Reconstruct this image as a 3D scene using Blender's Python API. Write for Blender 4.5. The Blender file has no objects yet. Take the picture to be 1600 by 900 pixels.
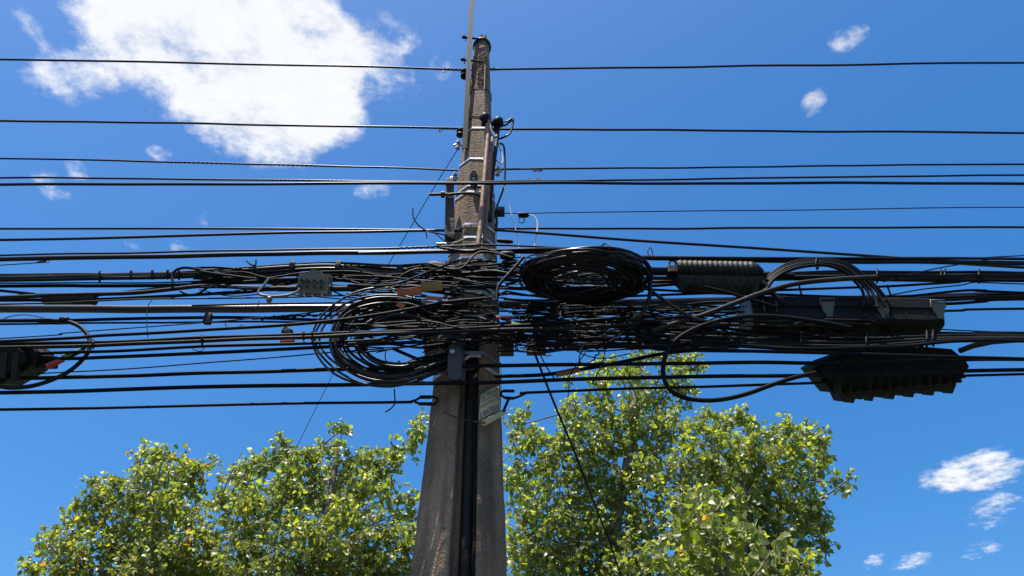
import bpy, bmesh, math, random
import numpy as np
from mathutils import Vector, Matrix, Euler, noise as mnoise

# ------------------------------------------------------------------ camera, sky, sun, exposure
SC = bpy.context.scene
COL = SC.collection
F = 1300.0                      # focal length for a 1600 px wide frame
PITCH = math.radians(38.9)
EYE = 1.6
D = 4.0                         # distance of the pole
CP, SP = math.cos(PITCH), math.sin(PITCH)

cam_d = bpy.data.cameras.new("camera")
cam_d.sensor_width = 36.0
cam_d.lens = 36.0 * F / 1600.0
cam_d.clip_start = 0.05
cam_d.clip_end = 2000.0
cam = bpy.data.objects.new("camera", cam_d)
cam.location = (0, 0, EYE)
cam.rotation_euler = (math.pi / 2 + PITCH, 0, 0)
COL.objects.link(cam)
SC.camera = cam

SUN = Vector((-0.18, -0.18, 0.967)).normalized()      # towards the sun
SUN_EL = math.asin(SUN.z)
SUN_AZ = math.atan2(SUN.x, SUN.y)

def ray(px, py):
    """world direction seen at a point of the photograph"""
    a, b = (px - 800) / F, (450 - py) / F
    return Vector((a, CP - b * SP, SP + b * CP))

def P(px, py, Y):
    """point on that line of sight in the vertical plane y = Y"""
    d = ray(px, py)
    t = Y / d.y
    return Vector((d.x * t, Y, EYE + d.z * t))

def PX(px, py, Y):
    """metres per photograph pixel there"""
    return Y / ray(px, py).y / F

world = bpy.data.worlds.new("World")
SC.world = world
world.use_nodes = True
def build_world():
    nt = world.node_tree
    N, L = nt.nodes, nt.links
    N.clear()
    out = N.new("ShaderNodeOutputWorld")
    bg = N.new("ShaderNodeBackground")
    bg.inputs["Strength"].default_value = 0.103
    sky = N.new("ShaderNodeTexSky")
    sky.sky_type = 'NISHITA'
    sky.sun_disc = False
    sky.sun_elevation = SUN_EL
    sky.sun_rotation = SUN_AZ
    sky.altitude = 100
    sky.air_density = 1.0
    sky.dust_density = 1.7
    sky.ozone_density = 3.0
    hs = N.new("ShaderNodeHueSaturation")
    hs.inputs["Saturation"].default_value = 1.40
    hs.inputs["Value"].default_value = 1.13
    L.new(sky.outputs[0], hs.inputs["Color"])
    tc = N.new("ShaderNodeTexCoord")
    sep = N.new("ShaderNodeSeparateXYZ")
    L.new(tc.outputs["Generated"], sep.inputs[0])
    def M(op, a, b=None, c=None):
        n = N.new("ShaderNodeMath"); n.operation = op
        for i, v in enumerate((a, b, c)):
            if v is None: continue
            if isinstance(v, (int, float)): n.inputs[i].default_value = v
            else: L.new(v, n.inputs[i])
        return n.outputs[0]
    z = M('MAXIMUM', sep.outputs[2], 0.06)
    u = M('DIVIDE', sep.outputs[0], z)
    v = M('DIVIDE', sep.outputs[1], z)
    comb = N.new("ShaderNodeCombineXYZ")
    L.new(u, comb.inputs[0]); L.new(v, comb.inputs[1])
    def noise(scale, detail, rough, dist=0.0, off=0.0):
        mp = N.new("ShaderNodeMapping")
        mp.inputs["Location"].default_value = (off, off * 0.7, off * 1.3)
        L.new(comb.outputs[0], mp.inputs[0])
        n = N.new("ShaderNodeTexNoise")
        n.inputs["Scale"].default_value = scale
        n.inputs["Detail"].default_value = detail
        n.inputs["Roughness"].default_value = rough
        n.inputs["Distortion"].default_value = dist
        L.new(mp.outputs[0], n.inputs["Vector"])
        return n.outputs[0]
    n1 = noise(8.0, 13, 0.62, 0.0)
    n2 = noise(30.0, 10, 0.68, 0.15, 3.1)
    # cloud banks: place and size on the cloud layer (x/z, y/z)
    def uv(px, py):
        d = ray(px, py); return d.x / d.z, d.y / d.z
    banks = [  # px, py, rx px, ry px, weight
        (338, 55, 205, 110, 0.98), (465, 105, 88, 95, 0.85), (240, 20, 110, 70, 0.3), (425, 185, 135, 72, 0.66),
        (115, 122, 75, 36, 0.44), (1322, 58, 36, 24, 0.40), (1272, 163, 22, 28, 0.58), (330, 180, 420, 230, 0.20), (1530, 800, 140, 130, 0.12), (1300, 110, 90, 110, 0.15),
        (1515, 738, 88, 34, 0.70), (1545, 800, 50, 30, 0.46), (1530, 860, 32, 18, 0.55), (1424, 876, 34, 20, 0.5), (1358, 882, 20, 16, 0.5),
        (250, 240, 24, 18, 0.5), (120, 262, 22, 22, 0.5), (205, 375, 22, 24, 0.45), (280, 388, 18, 18, 0.5), (625, 50, 50, 50, 0.27), (540, 85, 55, 55, 0.40),
        (690, 105, 26, 26, 0.45), (580, 300, 30, 20, 0.42), (35, 20, 24, 50, 0.45), (90, 290, 40, 30, 0.38), (625, 140, 40, 40, 0.38)]
    tot = None
    for px, py, rx, ry, w in banks:
        cu, cv = uv(px, py)
        u1, _ = uv(px + rx, py); _, v1 = uv(px, py + ry)
        ru, rv = abs(u1 - cu), abs(v1 - cv)
        du = M('DIVIDE', M('SUBTRACT', u, cu), ru)
        dv = M('DIVIDE', M('SUBTRACT', v, cv), rv)
        r2 = M('ADD', M('MULTIPLY', du, du), M('MULTIPLY', dv, dv))
        g = M('MULTIPLY', M('POWER', 2.718, M('MULTIPLY', M('MULTIPLY', r2, r2), -0.8)), w)
        tot = g if tot is None else M('ADD', tot, g)
    # far-off fair-weather wisps over the rest of the sky
    wide = noise(1.6, 3, 0.5, 0.0, 8.3)
    tot = M('ADD', M('MINIMUM', tot, 1.0), M('MULTIPLY', M('MAXIMUM', M('SUBTRACT', wide, 0.62), 0.0), 0.9))
    tex = M('ADD', M('MULTIPLY', n1, 0.72), M('MULTIPLY', n2, 0.30))
    dens = M('SUBTRACT', M('ADD', M('MULTIPLY', tot, 0.92), M('MULTIPLY', tex, 2.1)), 1.47)
    mr = N.new("ShaderNodeMapRange"); mr.interpolation_type = 'SMOOTHSTEP'
    mr.inputs["From Min"].default_value = 0.0; mr.inputs["From Max"].default_value = 0.52
    L.new(dens, mr.inputs["Value"])
    # thicker cloud is whiter, thin parts let a little blue through
    mr2 = N.new("ShaderNodeMapRange")
    mr2.inputs["From Min"].default_value = 0.25; mr2.inputs["From Max"].default_value = 0.75
    mr2.inputs["To Min"].default_value = 4.9; mr2.inputs["To Max"].default_value = 6.4
    L.new(M('ADD', M('MULTIPLY', n1, 0.6), M('MULTIPLY', n2, 0.4)), mr2.inputs["Value"])
    cc = N.new("ShaderNodeVectorMath"); cc.operation = 'SCALE'
    cc.inputs[0].default_value = (0.955, 0.97, 1.0)
    L.new(mr2.outputs[0], cc.inputs["Scale"])
    mix = N.new("ShaderNodeMix"); mix.data_type = 'RGBA'
    L.new(M('MULTIPLY', mr.outputs[0], 0.96), mix.inputs["Factor"])
    L.new(hs.outputs[0], mix.inputs["A"]); L.new(cc.outputs[0], mix.inputs["B"])
    L.new(mix.outputs["Result"], bg.inputs["Color"])
    L.new(bg.outputs[0], out.inputs[0])
build_world()

sun_d = bpy.data.lights.new("sun", 'SUN')
sun_d.energy = 5.0
sun_d.angle = math.radians(0.53)
sun_d.color = (1.0, 0.955, 0.88)
sun = bpy.data.objects.new("sun", sun_d)
sun.rotation_euler = SUN.to_track_quat('Z', 'Y').to_euler()
sun.location = (-8, -4, 18)
COL.objects.link(sun)

vs = SC.view_settings
vs.view_transform = 'Standard'; vs.look = 'None'; vs.gamma = 1.0; vs.exposure = 0.8
vs.use_curve_mapping = False
SC.cycles.max_bounces = 8
SC.cycles.transparent_max_bounces = 8

R = random.Random(7)
rnd = R.uniform

# ------------------------------------------------------------------ materials
MATS = {}
def mat(key, base, rough=0.5, metal=0.0, var=0.25, scale=30.0, bump=0.0, bscale=None, spec=0.5, second=None, sec_lo=0.5, sec_hi=0.65, coat=0.0, detail=6, stretch=(1, 1, 1)):
    m = bpy.data.materials.new(key); m.use_nodes = True
    N, L = m.node_tree.nodes, m.node_tree.links
    b = N["Principled BSDF"]
    b.inputs["Roughness"].default_value = rough
    b.inputs["Metallic"].default_value = metal
    b.inputs["Specular IOR Level"].default_value = spec
    b.inputs["Coat Weight"].default_value = coat
    tc = N.new("ShaderNodeTexCoord")
    mp = N.new("ShaderNodeMapping"); mp.inputs["Scale"].default_value = stretch
    L.new(tc.outputs["Object"], mp.inputs[0])
    n = N.new("ShaderNodeTexNoise"); n.inputs["Scale"].default_value = scale; n.inputs["Detail"].default_value = detail
    n.inputs["Roughness"].default_value = 0.65
    L.new(mp.outputs[0], n.inputs["Vector"])
    r = N.new("ShaderNodeValToRGB")
    r.color_ramp.elements[0].position = 0.3; r.color_ramp.elements[1].position = 0.7
    r.color_ramp.elements[0].color = (*[c * (1 - var) for c in base], 1)
    r.color_ramp.elements[1].color = (*[min(1, c * (1 + var)) for c in base], 1)
    L.new(n.outputs[0], r.inputs[0])
    col = r.outputs[0]
    if second:
        n2 = N.new("ShaderNodeTexNoise"); n2.inputs["Scale"].default_value = scale * 0.35; n2.inputs["Detail"].default_value = 8
        n2.inputs["Roughness"].default_value = 0.7
        L.new(mp.outputs[0], n2.inputs["Vector"])
        r2 = N.new("ShaderNodeValToRGB")
        r2.color_ramp.elements[0].position = sec_lo; r2.color_ramp.elements[1].position = sec_hi
        L.new(n2.outputs[0], r2.inputs[0])
        mx = N.new("ShaderNodeMix"); mx.data_type = 'RGBA'
        L.new(r2.outputs[0], mx.inputs["Factor"]); L.new(col, mx.inputs["A"]); mx.inputs["B"].default_value = (*second, 1)
        col = mx.outputs["Result"]
    L.new(col, b.inputs["Base Color"])
    if bump:
        nb = N.new("ShaderNodeTexNoise"); nb.inputs["Scale"].default_value = bscale or scale * 3; nb.inputs["Detail"].default_value = 8
        L.new(mp.outputs[0], nb.inputs["Vector"])
        bp = N.new("ShaderNodeBump"); bp.inputs["Strength"].default_value = bump; bp.inputs["Distance"].default_value = 0.01
        L.new(nb.outputs[0], bp.inputs["Height"]); L.new(bp.outputs[0], b.inputs["Normal"])
    MATS[key] = m
    return m

mat("black_sheath", (0.007, 0.008, 0.010), 0.33, spec=0.2, var=0.35, scale=14)
mat("matt_sheath", (0.0045, 0.005, 0.0065), 0.55, spec=0.07, var=0.35, scale=14)
mat("dull_sheath", (0.007, 0.007, 0.0072), 0.55, spec=0.13, var=0.4, scale=12, bump=0.25, bscale=80, second=(0.015, 0.0135, 0.012), sec_lo=0.55, sec_hi=0.75)
mat("dusty_sheath", (0.013, 0.012, 0.0115), 0.6, spec=0.16, var=0.35, scale=10, bump=0.25, bscale=60, second=(0.027, 0.024, 0.020), sec_lo=0.5, sec_hi=0.75)
mat("grey_sheath", (0.11, 0.105, 0.10), 0.5, var=0.25, scale=12, bump=0.15, bscale=60)
mat("maroon_sheath", (0.026, 0.018, 0.018), 0.34, spec=0.4, var=0.3, scale=8, bump=0.1, bscale=50)
mat("white_sheath", (0.62, 0.61, 0.58), 0.45, var=0.12, scale=20)
mat("wire_strand", (0.10, 0.095, 0.09), 0.45, metal=0.5, var=0.3, scale=30)
mat("galvanised", (0.36, 0.36, 0.36), 0.42, metal=0.75, var=0.25, scale=18, bump=0.15, bscale=60, second=(0.16, 0.13, 0.11), sec_lo=0.6, sec_hi=0.75)
mat("bright_band", (0.62, 0.61, 0.60), 0.38, metal=0.55, var=0.2, scale=25, bump=0.1, second=(0.25, 0.2, 0.16), sec_lo=0.6, sec_hi=0.8)
mat("grey_clamp", (0.036, 0.039, 0.042), 0.5, metal=0.0, spec=0.3, var=0.25, scale=14, bump=0.2, bscale=50, second=(0.035, 0.032, 0.03), sec_lo=0.5, sec_hi=0.7)
mat("dark_steel", (0.018, 0.0165, 0.0155), 0.55, metal=0.2, spec=0.3, var=0.35, scale=18, bump=0.3, bscale=60, second=(0.040, 0.024, 0.016), sec_lo=0.55, sec_hi=0.72)
mat("black_iron", (0.009, 0.0085, 0.008), 0.6, spec=0.12, var=0.3, scale=14, second=(0.018, 0.013, 0.010), sec_lo=0.5, sec_hi=0.7)
mat("rust_pipe", (0.21, 0.10, 0.062), 0.62, metal=0.1, var=0.35, scale=14, bump=0.4, bscale=80, second=(0.13, 0.085, 0.065), sec_lo=0.45, sec_hi=0.65, stretch=(1, 1, 0.3))
mat("rust_rod", (0.19, 0.085, 0.045), 0.75, var=0.35, scale=40, bump=0.4)
mat("old_wood", (0.034, 0.024, 0.017), 0.75, var=0.4, scale=16, bump=0.5, bscale=40, stretch=(0.2, 1, 1), second=(0.017, 0.013, 0.011), sec_lo=0.45, sec_hi=0.65)
mat("box_plastic", (0.0045, 0.0052, 0.0048), 0.55, spec=0.13, var=0.4, scale=10, bump=0.3, bscale=50, second=(0.015, 0.016, 0.012), sec_lo=0.5, sec_hi=0.8)
mat("olive_plastic", (0.010, 0.0115, 0.009), 0.58, spec=0.18, var=0.4, scale=12, bump=0.3, bscale=50, second=(0.024, 0.024, 0.018), sec_lo=0.5, sec_hi=0.78)
mat("junction_grey", (0.115, 0.115, 0.10), 0.6, var=0.3, scale=16, bump=0.3, bscale=70, second=(0.055, 0.052, 0.045), sec_lo=0.5, sec_hi=0.72)
mat("hole_dark", (0.006, 0.006, 0.006), 0.7, var=0.1)
mat("latch_steel", (0.075, 0.08, 0.068), 0.6, metal=0.1, var=0.3, scale=30, bump=0.2)
mat("blue_grey_cap", (0.12, 0.15, 0.18), 0.5, var=0.25, scale=14, bump=0.2)
mat("orange_plastic", (0.22, 0.055, 0.014), 0.55, var=0.25, scale=20, bump=0.1)
mat("yellow_plastic", (0.16, 0.105, 0.014), 0.55, var=0.25, scale=20, second=(0.06, 0.05, 0.012), sec_lo=0.5, sec_hi=0.7)
mat("red_tape", (0.30, 0.018, 0.012), 0.45, var=0.2, scale=20)
mat("green_tape", (0.07, 0.22, 0.05), 0.45, var=0.35, scale=20, second=(0.30, 0.22, 0.05), sec_lo=0.5, sec_hi=0.6)
mat("plaque_paint", (0.40, 0.35, 0.19), 0.5, var=0.15, scale=14, second=(0.22, 0.18, 0.09), sec_lo=0.5, sec_hi=0.7, bump=0.1)
mat("plaque_ink", (0.05, 0.08, 0.20), 0.6, var=0.2, scale=40)
mat("bark", (0.17, 0.145, 0.115), 0.85, var=0.4, scale=20, bump=0.8, bscale=60, stretch=(1, 1, 0.3))
mat("twig_bark", (0.13, 0.105, 0.08), 0.8, var=0.35, scale=40)
mat("soil_grass", (0.04, 0.055, 0.022), 0.9, var=0.5, scale=3, bump=0.6, bscale=40, second=(0.08, 0.062, 0.042), sec_lo=0.5, sec_hi=0.65)
mat("pavement_grey", (0.09, 0.087, 0.082), 0.85, var=0.2, scale=6, bump=0.3, bscale=60)
mat("asphalt", (0.05, 0.05, 0.052), 0.85, var=0.3, scale=25, bump=0.5, bscale=120)
mat("kerb_stone", (0.32, 0.31, 0.29), 0.8, var=0.2, scale=12, bump=0.3)

def concrete():
    m = bpy.data.materials.new("weathered_concrete"); m.use_nodes = True
    N, L = m.node_tree.nodes, m.node_tree.links
    b = N["Principled BSDF"]; b.inputs["Roughness"].default_value = 0.9; b.inputs["Specular IOR Level"].default_value = 0.25
    tc = N.new("ShaderNodeTexCoord")
    def noise(scale, detail, rough, st=(1, 1, 1)):
        mp = N.new("ShaderNodeMapping"); mp.inputs["Scale"].default_value = st
        L.new(tc.outputs["Object"], mp.inputs[0])
        n = N.new("ShaderNodeTexNoise"); n.inputs["Scale"].default_value = scale; n.inputs["Detail"].default_value = detail; n.inputs["Roughness"].default_value = rough
        L.new(mp.outputs[0], n.inputs["Vector"]); return n.outputs[0]
    def ramp(s, p0, p1, c0, c1):
        r = N.new("ShaderNodeValToRGB"); e = r.color_ramp.elements
        e[0].position, e[1].position = p0, p1; e[0].color, e[1].color = (*c0, 1), (*c1, 1)
        L.new(s, r.inputs[0]); return r.outputs[0]
    base = ramp(noise(5, 8, 0.6, (1, 1, 0.35)), 0.32, 0.68, (0.175, 0.126, 0.086), (0.315, 0.235, 0.163))
    streak = ramp(noise(9, 6, 0.6, (1, 1, 0.08)), 0.42, 0.58, (0.72, 0.71, 0.70), (1, 1, 1))
    grain = ramp(noise(120, 4, 0.8), 0.36, 0.52, (0.42, 0.40, 0.38), (1, 1, 1))
    def mul(a, c):
        mx = N.new("ShaderNodeMix"); mx.data_type = 'RGBA'; mx.blend_type = 'MULTIPLY'; mx.inputs["Factor"].default_value = 1
        L.new(a, mx.inputs["A"]); L.new(c, mx.inputs["B"]); return mx.outputs["Result"]
    rust = ramp(noise(13, 5, 0.6, (1, 1, 0.05)), 0.58, 0.70, (1, 1, 1), (0.92, 0.62, 0.42))
    patch = ramp(noise(2.6, 9, 0.7), 0.40, 0.60, (0.72, 0.72, 0.74), (1.1, 1.08, 1.05))
    L.new(mul(mul(mul(mul(base, streak), grain), rust), patch), b.inputs["Base Color"])
    v = N.new("ShaderNodeTexVoronoi"); v.inputs["Scale"].default_value = 75
    L.new(tc.outputs["Object"], v.inputs["Vector"])
    add = N.new("ShaderNodeMath"); add.operation = 'ADD'
    L.new(v.outputs["Distance"], add.inputs[0]); L.new(noise(60, 8, 0.75), add.inputs[1])
    bp = N.new("ShaderNodeBump"); bp.inputs["Strength"].default_value = 0.42; bp.inputs["Distance"].default_value = 0.012
    L.new(add.outputs[0], bp.inputs["Height"]); L.new(bp.outputs[0], b.inputs["Normal"])
    MATS["concrete"] = m
concrete()

def leaf_material():
    m = bpy.data.materials.new("poplar_leaf"); m.use_nodes = True
    N, L = m.node_tree.nodes, m.node_tree.links
    b = N["Principled BSDF"]; out = N["Material Output"]
    at = N.new("ShaderNodeAttribute"); at.attribute_name = "tint"
    r = N.new("ShaderNodeValToRGB"); e = r.color_ramp.elements
    e[0].position = 0.0; e[0].color = (0.080, 0.110, 0.018, 1)
    e[1].position = 0.45; e[1].color = (0.170, 0.210, 0.034, 1)
    for p, c in ((0.80, (0.26, 0.28, 0.042)), (0.93, (0.32, 0.30, 0.047)), (0.975, (0.40, 0.30, 0.03)), (1.0, (0.42, 0.20, 0.03))):
        k = e.new(p); k.color = (*c, 1)
    L.new(at.outputs["Fac"], r.inputs[0])
    L.new(r.outputs[0], b.inputs["Base Color"])
    geo = N.new("ShaderNodeNewGeometry")          # the underside of a poplar leaf is paler and matt
    und = N.new("ShaderNodeMix"); und.data_type = 'RGBA'
    L.new(geo.outputs["Backfacing"], und.inputs["Factor"]); L.new(r.outputs[0], und.inputs["A"])
    pale = N.new("ShaderNodeMix"); pale.data_type = 'RGBA'; pale.inputs["Factor"].default_value = 0.45
    L.new(r.outputs[0], pale.inputs["A"]); pale.inputs["B"].default_value = (0.24, 0.28, 0.17, 1)
    L.new(pale.outputs["Result"], und.inputs["B"]); L.new(und.outputs["Result"], b.inputs["Base Color"])
    b.inputs["Roughness"].default_value = 0.42
    b.inputs["Specular IOR Level"].default_value = 1.0
    tr = N.new("ShaderNodeBsdfTranslucent")
    g = N.new("ShaderNodeMix"); g.data_type = 'RGBA'; g.blend_type = 'MULTIPLY'; g.inputs["Factor"].default_value = 1
    L.new(r.outputs[0], g.inputs["A"]); g.inputs["B"].default_value = (2.2, 2.2, 0.9, 1)
    L.new(g.outputs["Result"], tr.inputs["Color"])
    ms = N.new("ShaderNodeMixShader"); ms.inputs[0].default_value = 0.55
    L.new(b.outputs[0], ms.inputs[1]); L.new(tr.outputs[0], ms.inputs[2])
    L.new(ms.outputs[0], out.inputs["Surface"])
    MATS["leaf"] = m
leaf_material()

# ------------------------------------------------------------------ mesh helpers
class MB:
    def __init__(self): self.v, self.f = [], []
    def add(self, vs_, fs):
        o = len(self.v); self.v += [tuple(p) for p in vs_]; self.f += [tuple(i + o for i in q) for q in fs]
    def tube(self, pts, rad, seg=8, closed=False):
        n = len(pts)
        if isinstance(rad, (int, float)): rad = [rad] * n
        T = []
        for i in range(n):
            a = pts[i - 1] if (i or closed) else pts[0]
            b = pts[(i + 1) % n] if (i < n - 1 or closed) else pts[-1]
            d = b - a; T.append(d.normalized() if d.length > 1e-9 else Vector((1, 0, 0)))
        up = Vector((0, 0, 1)) if abs(T[0].z) < 0.9 else Vector((0, 1, 0))
        nrm = (up - T[0] * up.dot(T[0])).normalized()
        vv, ff = [], []
        for i in range(n):
            nrm = (nrm - T[i] * nrm.dot(T[i]))
            nrm = nrm.normalized() if nrm.length > 1e-6 else T[i].orthogonal().normalized()
            bi = T[i].cross(nrm)
            for k in range(seg):
                a = 2 * math.pi * k / seg
                vv.append(pts[i] + (nrm * math.cos(a) + bi * math.sin(a)) * rad[i])
        m = n if closed else n - 1
        for i in range(m):
            j = (i + 1) % n
            for k in range(seg):
                l = (k + 1) % seg
                ff.append((i * seg + k, i * seg + l, j * seg + l, j * seg + k))
        if not closed:
            ff.append(tuple(range(seg - 1, -1, -1))); ff.append(tuple((n - 1) * seg + k for k in range(seg)))
        self.add(vv, ff); return self
    def box(self, c, s, rot=None, bevel=0.0):
        bm = bmesh.new(); bmesh.ops.create_cube(bm, size=1)
        for v in bm.verts: v.co = Vector((v.co.x * s[0], v.co.y * s[1], v.co.z * s[2]))
        if bevel: bmesh.ops.bevel(bm, geom=bm.edges[:], offset=bevel, segments=2, affect='EDGES', profile=0.6)
        mtx = (rot.to_matrix() if isinstance(rot, Euler) else rot) if rot else Matrix.Identity(3)
        self.frombm(bm, lambda p: mtx @ p + Vector(c)); return self
    def frombm(self, bm, f=lambda p: p):
        bm.verts.index_update()
        self.add([f(v.co) for v in bm.verts], [[v.index for v in q.verts] for q in bm.faces]); bm.free()
    def prism(self, outline, depth, frame):
        """outline in the frame's x,y plane, thickness along its z (centred)"""
        n = len(outline); h = depth / 2
        vv = [frame @ Vector((x, y, -h)) for x, y in outline] + [frame @ Vector((x, y, h)) for x, y in outline]
        ff = [tuple(range(n - 1, -1, -1)), tuple(range(n, 2 * n))] + [(i, (i + 1) % n, n + (i + 1) % n, n + i) for i in range(n)]
        self.add(vv, ff); return self
    def lathe(self, prof, frame, seg=16, squash=1.0):
        """prof (x, r) revolved about the frame's x axis"""
        vv, ff = [], []
        for x, r in prof:
            for k in range(seg):
                a = 2 * math.pi * k / seg
                vv.append(frame @ Vector((x, r * math.cos(a) * squash, r * math.sin(a))))
        for i in range(len(prof) - 1):
            for k in range(seg):
                l = (k + 1) % seg
                ff.append((i * seg + k, i * seg + l, (i + 1) * seg + l, (i + 1) * seg + k))
        ff.append(tuple(range(seg - 1, -1, -1))); ff.append(tuple((len(prof) - 1) * seg + k for k in range(seg)))
        self.add(vv, ff); return self
    def build(self, name, m, parent=None, smooth=True, angle=62):
        me = bpy.data.meshes.new(name)
        me.from_pydata(self.v, [], self.f)
        me.materials.append(MATS[m] if isinstance(m, str) else m)
        if smooth:
            me.polygons.foreach_set("use_smooth", [True] * len(me.polygons))
            try: me.set_sharp_from_angle(angle=math.radians(angle))
            except Exception: pass
        o = bpy.data.objects.new(name, me); COL.objects.link(o)
        if parent:
            o.parent = parent
            o.matrix_parent_inverse = Matrix.Translation(-parent.location)
        return o

def tag(o, label, cat, group=None, kind=None):
    if label: o["label"] = label
    if cat: o["category"] = cat
    if group: o["group"] = group
    if kind: o["kind"] = kind
    return o
def thing(name, label, cat, loc, group=None):
    o = bpy.data.objects.new(name, None); o.empty_display_size = 0.1
    o.location = loc; COL.objects.link(o)
    return tag(o, label, cat, group)
def spline(pts, per=8, closed=False):
    out = []; n = len(pts)
    if n == 2 and not closed:
        return [pts[0].lerp(pts[1], i / per) for i in range(per + 1)]
    segs = n if closed else n - 1
    for i in range(segs):
        if closed: p0, p1, p2, p3 = pts[i - 1], pts[i], pts[(i + 1) % n], pts[(i + 2) % n]
        else: p0, p1, p2, p3 = pts[max(i - 1, 0)], pts[i], pts[i + 1], pts[min(i + 2, n - 1)]
        for k in range(per):
            t = k / per
            out.append(0.5 * ((2 * p1) + (p2 - p0) * t + (2 * p0 - 5 * p1 + 4 * p2 - p3) * t * t + (3 * p1 - p0 - 3 * p2 + p3) * t ** 3))
    if not closed: out.append(pts[-1].copy())
    return out
def place(px_pts, off):
    return [P(p[0], p[1], D + (p[2] if len(p) > 2 else off)) for p in px_pts]
def rad_of(px_pts, off, w):
    x, y = px_pts[len(px_pts) // 2][:2]
    return 0.5 * w * PX(x, y, D + off)
def run(px_pts, off, per=8, ends=(True, True), wob=0.0):
    """the path of a cable; where it leaves the picture it goes on towards the next pole"""
    w = place(px_pts, off)
    if ends[0] and px_pts[0][0] <= 5:
        d = (w[0] - w[1]).normalized(); d.z = d.z * 0.5 - 0.01; d.y *= 0.3
        w = [w[0] + d * 9, w[0] + d * 3] + w
    if ends[1] and px_pts[-1][0] >= 1595:
        d = (w[-1] - w[-2]).normalized(); d.z = d.z * 0.5 - 0.01; d.y *= 0.3
        w = w + [w[-1] + d * 3, w[-1] + d * 9]
    s = spline(w, per)
    if wob:
        ph = [rnd(0, 6.3) for _ in range(4)]; fr = [rnd(2, 4), rnd(5, 9)]
        for i, p in enumerate(s):
            s[i] = p + Vector((0, wob * (math.sin(p.x * fr[0] + ph[0]) + 0.5 * math.sin(p.x * fr[1] + ph[1])), wob * 0.6 * (math.sin(p.x * fr[0] * 1.3 + ph[2]) + 0.6 * math.sin(p.x * fr[1] * 1.2 + ph[3]))))
    return s
def cable(label, px_pts, off, w, m="black_sheath", name="cable", cat="cable", group=None, wob=0.002, per=10, seg=8, ends=(True, True)):
    if m == "black_sheath" and px_pts[0][1] > 440: m = "matt_sheath"      # low communication cables: darker, matt copy of the sheath to mute sun highlights
    o = MB().tube(run(px_pts, off, per, ends, wob), rad_of(px_pts, off, w), seg).build(name, m)
    return tag(o, label, cat, group)
def helix_pts(path, r, turns, phase=0.0):
    n = len(path); out = []
    for i, p in enumerate(path):
        t = (path[min(i + 1, n - 1)] - path[max(i - 1, 0)]).normalized()
        a = t.cross(Vector((0, 0, 1))).normalized(); b = t.cross(a)
        th = phase + 2 * math.pi * turns * i / (n - 1)
        out.append(p + (a * math.cos(th) + b * math.sin(th)) * r)
    return out
def grip(parent, px_pts, off, w, turns, m="wire_strand", name="grip_wire", strand=0.5):
    path = spline(place(px_pts, off), max(4, int(turns * 12 / (len(px_pts) - 1))))
    r = rad_of(px_pts, off, w)
    return MB().tube(helix_pts(path, r, turns, rnd(0, 6)), r * strand, 6).build(name, m, parent)

# ------------------------------------------------------------------ the setting: ground, pavement, road
g = MB(); g.add([(-900, -900, -0.02), (900, -900, -0.02), (900, 900, -0.02), (-900, 900, -0.02)], [(0, 1, 2, 3)])
tag(g.build("ground", "soil_grass", smooth=False), None, None, kind="structure")
g = MB().box((0, 2.6, 0.05), (80, 4.6, 0.1)); tag(g.build("pavement", "pavement_grey", smooth=False), None, None, kind="structure")
g = MB().box((0, 0.22, 0.055), (80, 0.15, 0.13), bevel=0.015); tag(g.build("kerb", "kerb_stone", smooth=False), None, None, kind="structure")
g = MB(); g.add([(-40, -7, -0.012), (40, -7, -0.012), (40, 0.15, -0.012), (-40, 0.15, -0.012)], [(0, 1, 2, 3)])
tag(g.build("road", "asphalt", smooth=False), None, None, kind="structure")

# ------------------------------------------------------------------ the concrete pole
def pole_edges(py):
    xl = 645 + (900 - py) * (733 - 645) / 750.0
    xr = 791.5 - (900 - py) * (791.5 - 766.7) / 750.0
    return xl, xr
def pole_at(py):
    xl, xr = pole_edges(py)
    l, r = P(xl, py, D), P(xr, py, D)
    return (l.x + r.x) / 2, (r.x - l.x) / 2, l.z
c0, a0, z0 = pole_at(900); c1, a1, z1 = pole_at(150)
def axis(z):
    t = (z - z0) / (z1 - z0); t = max(t, -0.35)
    return c0 + (c1 - c0) * t, a0 + (a1 - a0) * t
Z_TOP = P(750, 72, D).z
Z_GROOVE = P(740, 500, D).z
def section(z, grow=0.0, groove=True):
    cx, a = axis(z)
    k = 1.0
    if groove: k = min(1, max(0, (Z_GROOVE - z) / 0.1))
    gy = -1 + 0.45 * k
    pts = [(-1, .42), (-1, -.38), (-.36, -1)]
    if groove: pts += [(-.17, -1), (-.11, gy), (.33, gy), (.39, -1)]
    pts += [(.47, -1), (1, -.38), (1, .42), (.45, .95), (-.45, .95)]
    out = []
    for x, y in pts:
        s = (a + grow) / a
        out.append((cx + x * a * s, D + y * a * s))
    return out
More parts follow.
